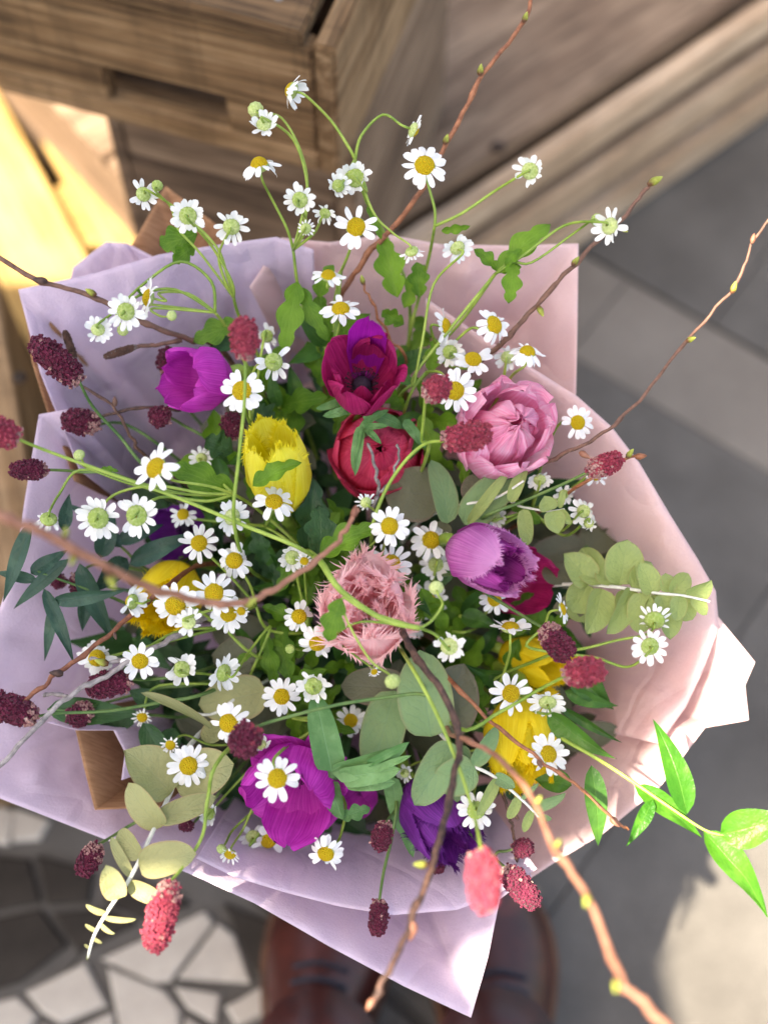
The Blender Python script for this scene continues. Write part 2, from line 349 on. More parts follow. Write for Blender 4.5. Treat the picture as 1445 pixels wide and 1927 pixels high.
def board(name, parent, a, b, w, t, mat, up=Vector((0, 0, 1)), seed=0, bev=0.002, rough=0.0015):
    """board from a to b (centre line), width w across, thickness t along up; parent sits at the world origin offset"""
    x = (b-a); L = x.length; x.normalize(); z = (up-x*up.dot(x)).normalized(); y = z.cross(x)
    me = box_mesh(name, L, w, t, mat, bev, seed, rough)
    o = new(name, me, None, parent)
    m = Matrix((x, y, z)).transposed().to_4x4(); m.translation = (a+b)/2 - (parent.location if parent else Vector())
    o.matrix_local = m; return o
g = MB(); n = 40; S = 30.0
rows = [[(-S+2*S*j/n, -S+2*S*i/n, -0.006) for j in range(n+1)] for i in range(n+1)]
grid(g, rows); ground = obj('ground', g, M['concrete']); tag(ground, kind='structure')
def poly_slab(name, pts, z0, z1, mat, parent, inset=0.004):
    c = sum(pts, Vector())/len(pts)
    area = sum(pts[i].x*pts[(i+1) % len(pts)].y-pts[(i+1) % len(pts)].x*pts[i].y for i in range(len(pts)))
    if area < 0: pts = pts[::-1]
    k = len(pts); mb = MB()
    lo = [Vector((p.x, p.y, z0))-c for p in pts]; mi = [Vector((p.x, p.y, z1-inset))-c for p in pts]
    hi = []
    for p in pts:
        q = (c-p); q.z = 0; q = p+q.normalized()*inset; hi.append(Vector((q.x, q.y, z1))-c)
    for v in (lo, mi, hi):
        for q in v: q.z += c.z*0
    vs = lo+mi+hi
    fs = [(i, (i+1) % k, k+(i+1) % k, k+i) for i in range(k)]+[(k+i, k+(i+1) % k, 2*k+(i+1) % k, 2*k+i) for i in range(k)]+[tuple(2*k+i for i in range(k))]
    mb.add([v+Vector((0, 0, c.z)) for v in vs], fs)
    o = obj(name, mb, mat, parent, None, False); o.location = (c.x, c.y, 0); 
    return o
# concrete slabs on the right, laid along the direction of the joint seen in the photograph
ja, jb = G(1090, 640), G(1445, 850)
jd = (jb-ja); jd.z = 0; jd.normalize(); jn = Vector((-jd.y, jd.x, 0))
def slab_row(o0, w, l, mat, k0, k1, shift=0.0, gap=0.0007):
    for k in range(k0, k1):
        a = ja+jn*o0+jd*(k*l+shift)
        pts = [a+jd*gap, a+jd*(l-gap), a+jd*(l-gap)+jn*(w-gap), a+jd*gap+jn*(w-gap)]
        for p in pts: p.z = 0
        poly_slab('paving_slab', pts, -0.02, 0.0, mat, ground, 0.001)
slab_row(0.10, 0.62, 0.62, M['slab'], -1, 3, 0.1)
slab_row(-0.02, 0.115, 0.9, M['kerb'], -1, 3, 0.0)
slab_row(-0.64, 0.62, 0.62, M['slab'], -1, 3, 0.3)
slab_row(-1.27, 0.62, 0.62, M['slab'], -1, 3, 0.0)
# crazy paving, lower left
gp = [G(-300, 1380), G(540, 1620), G(560, 2150), G(-300, 2150)]
for p in gp: p.z = 0
gm = MB(); gm.add([Vector((p.x, p.y, -0.002)) for p in gp], [(0, 3, 2, 1)])
grout = obj('mosaic_bed', gm, M['grout'], ground, None, False)
mos = [[(192, 1806), (388, 1716), (404, 1738), (322, 1848), (292, 1852)], [(412, 1738), (444, 1762), (474, 1852), (334, 1843)],
       [(50, 1868), (164, 1812), (206, 1893), (118, 1928), (80, 1905)], [(204, 1822), (312, 1864), (342, 1902), (338, 1962), (232, 1962)],
       [(328, 1858), (418, 1872), (408, 1930), (354, 1898)], [(-30, 1893), (36, 1876), (74, 1910), (48, 1965), (-30, 1965)],
       [(80, 1928), (112, 1936), (124, 1980), (66, 1980)], [(424, 1896), (508, 1850), (512, 1905), (446, 1934)],
       [(-40, 1500), (36, 1530), (20, 1592), (-40, 1586)], [(30, 1522), (98, 1546), (78, 1582), (26, 1586)], [(130, 1945), (215, 1905), (226, 1965), (135, 1985)],
       [(350, 1915), (405, 1945), (400, 1990), (350, 1990)]]
for q in mos:
    poly_slab('mosaic_stone', [G(x, y) for x, y in q], -0.006, 0.007, M['stone'], ground, 0.003)
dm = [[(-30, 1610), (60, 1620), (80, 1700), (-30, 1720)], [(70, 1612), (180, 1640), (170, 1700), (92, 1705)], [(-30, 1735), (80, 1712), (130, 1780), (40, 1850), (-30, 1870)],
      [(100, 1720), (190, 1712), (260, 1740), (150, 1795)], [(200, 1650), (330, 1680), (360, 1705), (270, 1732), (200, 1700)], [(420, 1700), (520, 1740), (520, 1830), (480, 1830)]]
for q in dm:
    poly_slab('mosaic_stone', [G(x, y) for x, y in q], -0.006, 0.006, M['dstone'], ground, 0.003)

# ---------------------------------------------------------------- wooden crates
def crate_top():
    zb = 0.45
    a, b = G(0, 172, zb), G(640, 334, zb)
    x = (b-a); x.z = 0; x.normalize(); y = Vector((-x.y, x.x, 0)); Z = Vector((0, 0, 1))
    c0 = b                                     # near right bottom corner
    W, D, Hh, T = 0.265, 0.31, 0.1185, 0.015
    root = thing('wooden_crate', 'weathered brown wooden crate with a hand slot behind the bouquet', 'crate', c0)
    def pt(u, v, w): return c0 - x*u + y*v + Z*w
    # front made of boards round the hand slot
    yv = -y
    board('front_board', root, pt(W, T/2, Hh-0.0335), pt(T+0.001, T/2, Hh-0.0335), 0.066, T, M['wood'], y, 1)
    su0, su1 = 0.082, 0.172                     # slot span from the corner
    board('front_board', root, pt(W, T/2, 0.036), pt(su1, T/2, 0.036), 0.034, T-0.001, M['wood'], y, 2)
    board('front_board', root, pt(su0, T/2, 0.036), pt(T+0.001, T/2, 0.036), 0.034, T-0.001, M['wood'], y, 3)
    board('front_board', root, pt(W, T/2, 0.009), pt(T+0.001, T/2, 0.009), 0.019, T, M['wood'], y, 4)
    board('side_board', root, pt(T/2, 0, Hh/2+0.002), pt(T/2, D, Hh/2+0.002), Hh+0.004, T, M['wood'], x, 5)
    board('side_board', root, pt(W+T/2, 0, Hh/2), pt(W+T/2, D, Hh/2), Hh, T, M['wood'], x, 6)
    board('back_board', root, pt(W, D-T/2, Hh/2), pt(T, D-T/2, Hh/2), Hh, T, M['wood'], y, 7)
    for k in range(3):
        v = 0.030+k*0.104
        board('top_slat', root, pt(W, v+0.012, Hh+0.007), pt(T+0.006, v+0.012, Hh+0.007), 0.088, 0.013, M['wood'], Z, 9+k)
    for (u, v, w) in ((0.045, 0.022, Hh+0.0137), (0.045, 0.14, Hh+0.0137), (0.23, 0.022, Hh+0.0137)):
        mb = MB(); lathe(mb, [(0.0001, 0.0012), (0.0028, 0.001), (0.0034, 0.0), (0.0030, -0.003)], 12)
        o = obj('nail', mb, M['nail'], root); o.location = pt(u, v, w)-root.location
    for (u, w) in ((0.012, 0.03), (0.012, 0.1)):
        pass
    return root, x, y
crate, cx_, cy_ = crate_top()
def crate_low():
    z = 0.207
    a, b = G(770, 401, z), G(1387, 0, z)
    x = (b-a); x.z = 0; x.normalize(); y = Vector((-x.y, x.x, 0)); Z = Vector((0, 0, 1))
    root = thing('slatted_crate', 'long low grey-brown crate of horizontal slats standing on the paving', 'crate', Vector((a.x, a.y, 0)))
    o = a - x*0.18; o.z = 0
    L = 1.3
    def pt(u, v, w): return o + x*u + y*v + Z*w
    # top planks running along the edge
    board('top_plank', root, pt(0, 0.115, z-0.009), pt(L, 0.115, z-0.009), 0.222, 0.018, M['woodg'], Z, 21)
    board('top_plank', root, pt(0, 0.345, z-0.010), pt(L, 0.345, z-0.010), 0.225, 0.018, M['woodg'], Z, 22)
    board('top_plank', root, pt(0, 0.575, z-0.009), pt(L, 0.575, z-0.009), 0.222, 0.018, M['woodg'], Z, 23)
    for k, (w0, h) in enumerate(((0.166, 0.040), (0.098, 0.044), (0.030, 0.046))):
        board('side_slat', root, pt(0, -0.010-0.004*k, w0), pt(L, -0.010-0.004*k, w0), h, 0.018, M['woodl'], y, 31+k)
    board('gap_shade_panel', root, pt(0.01, 0.03, 0.1), pt(L, 0.03, 0.1), 0.17, 0.012, M['dark'], y, 41)  # dark sheet behind the slats, put in as the shade in the gaps
    for u in (0.03, 0.62, 1.22):
        board('corner_post', root, pt(u, 0.016, 0.001), pt(u, 0.016, 0.185), 0.03, 0.03, M['dark'], y, 51)
    board('end_board', root, pt(0.012, 0.04, 0.095), pt(0.012, 0.66, 0.095), 0.185, 0.018, M['woodg'], x, 52)
    mb = MB(); lathe(mb, [(0.0001, 0.0016), (0.007, 0.0014), (0.008, 0.0)], 14)
    q = G(937, 278, z); k = obj('knot', mb, M['dark'], root); k.location = Vector((q.x, q.y, z+0.0006))-root.location
    return root
crate_low()
def box_mid():
    # dark box that carries the hand-slot crate
    x, y, Z = cx_, cy_, Vector((0, 0, 1)); c0 = crate.location.copy()
    root = thing('wooden_box', 'dark brown wooden box that carries the crate with the hand slot', 'box', Vector((c0.x, c0.y, 0.21)))
    def pt(u, v, w): return Vector((c0.x, c0.y, 0)) - x*u + y*v + Z*w
    for k, w in enumerate((0.402, 0.312, 0.25)):
        board('front_board', root, pt(0.195, 0.05, w), pt(0.02, 0.05, w), 0.085 if k < 2 else 0.03, 0.014, M['woodg'], y, 61+k)
    board('side_board', root, pt(0.012, 0.043, 0.328), pt(0.012, 0.30, 0.328), 0.237, 0.016, M['woodg'], x, 64)
    board('side_board', root, pt(0.202, 0.043, 0.328), pt(0.202, 0.30, 0.328), 0.237, 0.014, M['woodg'], x, 65)
    board('back_board', root, pt(0.195, 0.29, 0.328), pt(0.02, 0.29, 0.328), 0.237, 0.014, M['woodg'], y, 66)
    board('bottom_board', root, pt(0.195, 0.17, 0.216), pt(0.02, 0.17, 0.216), 0.22, 0.01, M['woodg'], Z, 67)
box_mid()
def pallet():
    z = 0.10
    a, b = G(-60, 230, z), G(150, 640, z)
    x = (b-a); x.z = 0; x.normalize(); y = Vector((-x.y, x.x, 0)); Z = Vector((0, 0, 1))
    root = thing('wooden_pallet', 'pale wooden pallet lying in full sun beside the crates', 'pallet', Vector((a.x, a.y, 0)))
    o = a - x*0.35; o.z = 0
    for k in range(-1, 5):
        v = -k*0.105
        board('deck_board', root, o+y*v+Z*(z-0.009), o+x*1.0+y*v+Z*(z-0.009), 0.088, 0.018, M['pallet'], Z, 71+k)
    for u in (0.08, 0.5, 0.92):
        board('bearer', root, o+x*u-y*0.46+Z*0.041, o+x*u+y*0.15+Z*0.041, 0.09, 0.08, M['pallet'], Z, 85)
pallet()
def box_left():
    z = 0.30
    a, b = G(20, 520, z), G(96, 950, z)
    x = (b-a); x.z = 0; x.normalize(); y = Vector((x.y, -x.x, 0)); Z = Vector((0, 0, 1))
    if y.x > 0: y = -y
    root = thing('plank_box', 'brown plank box with a dark knot half hidden by the lilac paper', 'box', Vector((a.x, a.y, 0)))
    o = a + y*0.012; o.z = 0
    for k in range(3):
        board('top_plank', root, o-x*0.02+y*(0.045+k*0.095)+Z*(z-0.008), o+x*0.34+y*(0.045+k*0.095)+Z*(z-0.008), 0.09, 0.016, M['wood'], Z, 91+k)
    for k in range(3):
        board('side_plank', root, o-x*0.02+y*0.008+Z*(0.05+k*0.095), o+x*0.34+y*0.008+Z*(0.05+k*0.095), 0.088, 0.016, M['wood'], y, 95+k)
    board('end_plank', root, o+x*0.33+y*0.02+Z*0.145, o+x*0.33+y*0.28+Z*0.145, 0.27, 0.016, M['wood'], x, 99)
    mb = MB(); lathe(mb, [(0.0001, 0.0016), (0.005, 0.0014), (0.006, 0.0)], 12)
    q = G(38, 712, z); k = obj('knot', mb, M['dark'], root); k.location = Vector((q.x, q.y, z+0.001))-root.location
box_left()

# ---------------------------------------------------------------- shoes
def shoe(cx, toe_y, heel_y, side, label):
    toe = G(cx[0], toe_y); heel = G(cx[1], heel_y)
    x = (toe-heel); x.z = 0; L = x.length; x.normalize(); y = Vector((-x.y, x.x, 0)); Z = Vector((0, 0, 1))
    root = thing('shoe', label, 'shoe', heel, 'pair of maroon leather shoes')
    m3 = Matrix((x, y, Z)).transposed().to_4x4(); root.matrix_world = Matrix.Translation(heel) @ m3
    # sections along the length: (s, half width, top height, bulge)
    sec = [(0.0, 0.026, 0.085), (0.06, 0.036, 0.10), (0.2, 0.037, 0.108), (0.34, 0.036, 0.10), (0.5, 0.042, 0.082), (0.68, 0.050, 0.066), (0.82, 0.049, 0.056), (0.92, 0.040, 0.048), (0.98, 0.024, 0.04), (1.0, 0.010, 0.032)]
    sec = catmull(sec, 4); up, so = MB(), MB(); rows, rs = [], []
    for s, hw, ht in sec:
        off = side*0.010*math.sin(s*math.pi)
        r = [(s*L, off+hw*math.cos(w)*(1-0.12*max(0, math.sin(w))**3), 0.018+max(0.002, ht-0.018)*max(0, math.sin(w))**0.75) for w in [math.pi*k/18 for k in range(19)]]
        rows.append(r)
        e = 0.005
        rs.append([(s*L, off+(hw+e), 0.001), (s*L, off+(hw+e), 0.020), (s*L, off+(hw-0.004), 0.0205), (s*L, off-(hw-0.004), 0.0205), (s*L, off-(hw+e), 0.020), (s*L, off-(hw+e), 0.001)])
    grid(up, rows); grid(so, rs)
    obj('upper', up, M['leather'], root); obj('sole', so, M['sole'], root, None, False)
    for k in range(5):
        lb = MB(); s = (0.40+0.055*k)*L; w = 0.022
        tube(lb, catmull([(s, side*0.01-w, 0.086-0.005*k), (s+0.004, side*0.01, 0.098-0.0065*k), (s, side*0.01+w, 0.086-0.005*k)], 5), 0.0022, 6)
        obj('lace', lb, M['denim'], root)
    co = MB(); tube(co, [(0.085, 0, 0.075), (0.085, 0, 0.11), (0.08, 0, 0.16)], lambda t: 0.040+0.006*t, 16); obj('boot_shaft', co, M['leather'], root)
shoe((655, 590), 1640, 2230, 1, 'dark maroon leather shoe on the crazy paving side')
shoe((900, 915), 1660, 2230, -1, 'dark maroon leather shoe with an orange-brown welt on the concrete side')

# ---------------------------------------------------------------- wrapping paper
CX, CY = 700, 1150
TIE = lambda s=0.0: (CX+R_.uniform(-1, 1)*s, CY+R_.uniform(-1, 1)*s)
def lin(pts, n):
    seg = [math.dist(pts[i][:2], pts[i+1][:2]) for i in range(len(pts)-1)]; tot = sum(seg); out = []
    for k in range(n):
        s = tot*k/(n-1); i = 0
        while i < len(seg)-1 and s > seg[i]: s -= seg[i]; i += 1
        t = min(1, s/max(seg[i], 1e-6)); out.append(tuple(a+(b-a)*t for a, b in zip(pts[i], pts[i+1])))
    return out
def idx(pts, n):
    # resample by index so that corners of the outline stay corners
    out = []; k = len(pts)-1
    per = max(2, n//k)
    for i in range(k):
        for j in range(per): t = j/per; out.append(tuple(a+(b-a)*t for a, b in zip(pts[i], pts[i+1])))
    out.append(tuple(pts[-1])); return out
def sheet(name, label, outer, inner, mat, do=0.80, di=0.95, seed=0, wr=0.0045, cat='paper', curl=0.0, M_=44, bulge=0.0):
    wr *= 1.35
    outer = [(p[0], p[1], p[2] if len(p) > 2 else do) for p in outer]
    inner = [(p[0], p[1], p[2] if len(p) > 2 else di) for p in inner]
    o = idx(outer, 110); n = len(o); inn = [p for p in lin(inner, n)]
    rows = []
    for i in range(M_+1):
        t = i/M_; row = []
        for j in range(n):
            a, b = o[j], inn[j]
            s = j/(n-1)
            if t <= 0.7:
                q = t/0.7; x = a[0]+(b[0]-a[0])*q; y = a[1]+(b[1]-a[1])*q
                d = a[2]+(b[2]-a[2])*(q**1.35) + bulge*math.sin(math.pi*q)
                w = (noise.noise(Vector((s*9+seed, q*1.6, seed)))+0.5*noise.noise(Vector((s*24+seed, q*2.5, seed+4))))*wr*(0.35+1.1*q)
                w += 0.3*wr*abs(noise.noise(Vector((x*0.012, y*0.012, seed+9))))
                rg = 1-abs(noise.noise(Vector((x*0.006+seed, y*0.006, seed+2))))*2
                d += w + wr*0.9*max(0, rg-0.55)*(0.4+q) + wr*0.35*noise.noise(Vector((x*0.022, y*0.022, seed)))
                vc = noise.voronoi(Vector((x*0.0055+seed, y*0.0055, seed)))[0]; d += wr*0.9*(vc[1]-vc[0])*min(1, 6*q+.25)
                d -= curl*(1-q)**6
            else:
                q = (t-0.7)/0.3; kx = CX+(b[0]-CX)*(1-0.86*q); ky = CY+(b[1]-CY)*(1-0.86*q)
                x, y = kx, ky; d = b[2]+(1.12-b[2])*q
                d += 0.004*noise.noise(Vector((s*12+seed, q*2, seed)))
            row.append(P(x, y, d))
        rows.append(row)
    mb = MB(); grid(mb, rows)
    c = P(CX, CY, 1.12)
    ob = obj(name, mb, mat, None, c); ob.location = c
    so = ob.modifiers.new('thickness', 'SOLIDIFY'); so.thickness = 0.00025; so.offset = 0
    return tag(ob, label, cat)
sheet('kraft_paper_sheet', 'brown kraft paper sheet under the pink tissue, corner up beside the crate', [(200, 640), (246, 465), (312, 350), (420, 432), (470, 520)],
      [(380, 800), (400, 780), (440, 760), (480, 740), (520, 720)], M['kraft'], 0.862, 0.985, 3)
sheet('kraft_paper_sheet', 'brown kraft paper sheet showing as a thin strip at the lilac-lit tissue edge', [(140, 905), (122, 850), (88, 770), (60, 680), (52, 610), (90, 600)],
      [(300, 985), (300, 960), (305, 930), (310, 900), (320, 870), (330, 850)], M['kraft'], 0.823, 0.965, 5)
sheet('tissue_paper_sheet', 'small lilac-lit tissue corner peeping out behind the big upper sheet', [(120, 590), (138, 503), (200, 455), (240, 458), (320, 500), (420, 520)],
      [(360, 860), (380, 820), (410, 790), (450, 770), (500, 750), (540, 740)], M['tissue'], 0.842, 0.975, 11)
sheet('tissue_paper_sheet', 'pink tissue sheet with a square corner standing up toward the concrete', [(470, 540), (530, 447), (620, 456), (730, 441), (830, 460), (960, 462), (1088, 458), (1086, 600), (1083, 742), (1040, 790)],
      [(560, 720), (620, 705), (680, 700), (740, 705), (800, 720), (850, 740), (890, 770), (920, 800), (940, 840), (950, 870)], M['tissuep'], 0.826, 0.955, 17, 0.007)
sheet('tissue_paper_sheet', 'lilac-lit tissue sheet with a pointed corner near the plank box', [(150, 885), (76, 700), (35, 545), (180, 514), (300, 479), (420, 459), (520, 446), (590, 470)],
      [(300, 1000), (305, 940), (330, 870), (380, 810), (440, 770), (500, 735), (550, 715), (600, 700)], M['tissue'], 0.812, 0.95, 23, 0.006)
sheet('tissue_paper_sheet', 'rosy-lit tissue sheet with a crumpled jagged edge over the grey slabs', [(1350, 1160), (1420, 1246), (1401, 1290), (1408, 1355), (1326, 1369), (1242, 1480), (1135, 1568), (1040, 1625), (938, 1692), (880, 1720)],
      [(1010, 1220), (1005, 1260), (1000, 1300), (985, 1350), (965, 1390), (940, 1420), (910, 1445), (880, 1462), (850, 1475), (820, 1480)], M['tissuep'], 0.808, 0.955, 31, 0.005)
sheet('tissue_paper_sheet', 'rosy-lit tissue sheet with a softly rolled rim beside the yellow-green eucalyptus', [(800, 560), (890, 622), (1000, 692), (1086, 746), (1150, 803), (1203, 872), (1262, 972), (1312, 1052), (1346, 1112), (1352, 1180), (1322, 1262), (1290, 1330), (1240, 1400)],
      [(800, 720), (840, 750), (880, 790), (920, 840), (950, 900), (975, 960), (995, 1020), (1010, 1080), (1018, 1140), (1020, 1190), (1015, 1240), (1005, 1290), (985, 1340)], M['tissuep'], 0.796, 0.945, 37, 0.005, curl=-0.012)
sheet('tissue_paper_sheet', 'broad pale lilac-lit tissue sheet reaching over the crazy paving', [(470, 1690), (350, 1641), (230, 1592), (100, 1541), (0, 1502), (-90, 1466), (-115, 1330), (-45, 1210), (2, 1140), (32, 1050), (46, 950), (74, 780), (130, 770)],
      [(520, 1480), (470, 1450), (430, 1415), (395, 1375), (372, 1330), (352, 1285), (335, 1240), (322, 1195), (312, 1150), (304, 1100), (300, 1050), (300, 1000), (306, 960)], M['tissue'], 0.802, 0.95, 43, 0.006)
sheet('kraft_paper_sheet', 'brown kraft paper fold lying bare on the pale lilac-lit tissue', [(128, 1340), (144, 1378), (160, 1450), (179, 1524), (252, 1521), (300, 1520)],
      [(340, 1300), (350, 1330), (365, 1360), (380, 1390), (400, 1410), (420, 1430)], M['kraft'], 0.793, 0.935, 47, 0.002)
sheet('tissue_paper_sheet', 'small folded lilac-lit tissue flap on top of the kraft paper fold', [(90, 1360), (145, 1374), (214, 1374), (236, 1416), (229, 1468), (150, 1380), (140, 1360)][:5],
      [(320, 1290), (345, 1320), (365, 1350), (380, 1385), (400, 1410)], M['tissue'], 0.788, 0.925, 53, 0.002)
sheet('tissue_paper_sheet', 'lilac-lit tissue sheet with a long pointed corner above the maroon shoes', [(1000, 1648), (940, 1692), (918, 1800), (886, 1915), (760, 1856), (620, 1781), (480, 1700), (352, 1642), (250, 1600)],
      [(880, 1455), (840, 1465), (790, 1475), (740, 1480), (680, 1482), (620, 1480), (560, 1472), (500, 1455), (450, 1430)], M['tissue'], 0.772, 0.945, 59, 0.005)
sheet('tissue_paper_sheet', 'inner lilac-lit tissue layer with a curved edge under the purple tulip', [(1010, 1635), (935, 1684), (860, 1712), (740, 1722), (640, 1706), (540, 1680), (440, 1650), (370, 1615)],
      [(880, 1450), (840, 1460), (790, 1470), (740, 1475), (680, 1477), (620, 1475), (550, 1465), (480, 1440)], M['tissue'], 0.764, 0.935, 61, 0.003)

# ---------------------------------------------------------------- stems
def to_root(x, y, d):
    """stem points from a flower down to the binding and the cut end"""
    jx, jy = TIE(28)
    return [(CX+(x-CX)*0.42, CY+(y-CY)*0.42, max(d+0.06, 0.95)), (jx, jy, 1.12), (CX-(jx-CX)*1.6-(x-CX)*0.10, CY-(jy-CY)*1.6-(y-CY)*0.1, 1.375)]
def stem_pts(pl, n=5): return [P(*q) for q in catmull(pl, n)]

# ---------------------------------------------------------------- leaves
def wprof(kind, u, rng=None):
    if kind == 'round': return math.sqrt(max(0, 1-abs(2*u**0.88-1)**2.3))
    if kind == 'lance': return (math.sin(math.pi*u**0.72)**0.9)*(1-0.25*u)
    if kind == 'strap': return min(1, (u*9)**0.5)*(1-u**4)**0.6
    if kind == 'lobed':
        b = math.sin(math.pi*min(1, u**0.9))**0.7; return b*(0.48+0.52*abs(math.sin(u*math.pi*2.6+0.5))**0.8)
    return 1
def leaf_mesh(kind, ratio, bend=0.15, fold=0.12, twist=0.0, nu=12, nv=7, seed=0, wave=0.0):
    """leaf of length 1 along +x, normal +z; UV.x along, UV.y across"""
    rows, uv = [], []
    nu = {'lobed': 22, 'round': 18}.get(kind, nu)
    for i in range(nu+1):
        u = i/nu; w = 0.5*ratio*max(0.012, wprof(kind, u)); row = []
        a = bend*u
        for j in range(nv):
            v = -1+2*j/(nv-1)
            yy = v*w; zz = fold*abs(v)**1.3*w*1.6 + wave*noise.noise(Vector((u*4+seed, v*1.4, seed)))*0.2
            xx = u + (0.16*ratio*abs(v)*w*3 if kind == 'lobed' else 0)
            q = Vector((xx, yy, zz)); 
            # bend about y
            if abs(bend) > 1e-4:
                rr = 1/bend; q = Vector((math.sin(q.x*bend)*(rr-q.z), q.y, rr-(rr-q.z)*math.cos(q.x*bend)))
                q = Vector((q.x, q.y, -q.z+2*zz))
            if twist:
                c, s = math.cos(twist*u), math.sin(twist*u); q = Vector((q.x, q.y*c-q.z*s, q.y*s+q.z*c))
            row.append(q); uv.append((u, (v+1)/2))
        rows.append(row)
    mb = MB(); grid(mb, rows, uv); return mb
LEAF = {}
def leaf_var(kind, ratio, k):
    key = (kind, round(ratio, 1), k)
    if key not in LEAF:
        rr = random.Random(hash(kind) % 7 + k*31 if False else len(kind)*7+k*31)
        mb = leaf_mesh(kind, round(ratio, 1), rr.uniform(0.2, 0.9), rr.uniform(0.05, 0.35), rr.uniform(-0.5, 0.5), seed=k*5.3, wave=rr.uniform(0.2, 0.5)*(0.6 if kind == 'round' else 1.3)*min(1, ratio))
        LEAF[key] = mb
    return LEAF[key]
LMESH = {}
def leaf(parent, base, tip, wpx, mat, kind='lance', face=None, k=None, name='leaf'):
    """base, tip in (x, y, d); wpx width in photograph pixels"""
    a, b = P(*base), P(*tip); x = b-a; L = x.length; x.normalize()
    f = face if face is not None else N(R_.uniform(-0.4, 0.4), R_.uniform(-0.3, 0.5))
    z = f-x*f.dot(x)
    if z.length < 1e-3: z = x.orthogonal()
    z.normalize(); y = z.cross(x)
    w = px(wpx, (base[2]+tip[2])/2)
    ratio = max(0.2, min(1.6, w/L)); k = R_.randrange(6) if k is None else k
    key = (kind, round(ratio, 1), k, mat.name)
    if key not in LMESH:
        LMESH[key] = leaf_var(kind, ratio, k).mesh(kind+'_leaf', True, (mat,))
    o = new(name, LMESH[key], None, parent)
    s = L*1.06; m = Matrix((x*s, y*(w/round(ratio, 1)), z*s)).transposed().to_4x4(); m.translation = a-parent.location
    o.matrix_local = m; return o
def stem_thing(name, label, cat, pts, r, mat, group=None, root=True, part='stem', n=5):
    pl = list(pts)
    if root: pl = pl + to_root(*pl[-1])
    w = stem_pts(pl, n); base = w[-1]
    t = thing(name, label, cat, base, group)
    mb = MB(); tube(mb, w, r, 7); obj(part, mb, mat, t, base)
    return t
def side_stem(t, pts, r, mat, name='side_stem', n=5):
    mb = MB(); tube(mb, stem_pts(pts, n), r, 6); return obj(name, mb, mat, t, t.location)

# ---------------------------------------------------------------- chamomile
def petal_white(k):
    rr = random.Random(k); rows, uv = [], []
    nu, nv = 7, 5
    for i in range(nu+1):
        u = i/nu; w = (0.345+0.02*(k % 4))*(0.42+0.58*math.sin(math.pi*min(1, 0.12+u*0.72)))*(1 if u < 0.8 else math.sqrt(max(0, 1-((u-0.8)/0.215)**2)))
        row = []
        for j in range(nv):
            v = -1+2*j/(nv-1)
            z = 0.10*math.sin(u*2.4+k)*0.6 + (0.22, -0.10, -0.32, 0.05, -0.18, -0.5, 0.12, -0.05, -0.28, 0.3)[k]*u*u + 0.12*v*u*math.sin(k*2.3) - 0.05*abs(v)**2*(1 if k % 2 else -0.6) + 0.012*math.cos(v*7)
            row.append((1.5*u-(0.05*(1-abs(v)) if i == nu else 0), v*w*(1+0.06*math.sin(k)), z)); uv.append((u, (v+1)/2))
        rows.append(row)
    mb = MB(); grid(mb, rows, uv); return mb.mesh('white_petal', True, (M['white'],))
PW = [petal_white(k) for k in range(10)]
def head_mesh():
    mb = MB()
    lathe(mb, [(0.001, 0.62), (0.25, 0.6), (0.5, 0.52), (0.75, 0.36), (0.92, 0.14), (0.98, -0.02)], 18, 0)
    lathe(mb, [(0.98, -0.02), (1.04, -0.12), (0.96, -0.30), (0.74, -0.50), (0.45, -0.62), (0.18, -0.70)], 32, 1, 0.035)
    return mb.mesh('flower_head', True, (M['disc'], M['calyx']))
HEADM = head_mesh()
def bud_mesh():
    mb = MB()
    lathe(mb, [(0.001, 0.8), (0.4, 0.78), (0.75, 0.6), (0.95, 0.25), (0.9, -0.15), (0.6, -0.5), (0.2, -0.66)], 20, 0, 0.04)
    return mb.mesh('bud', True, (M['calyx'],))
BUDM = bud_mesh()
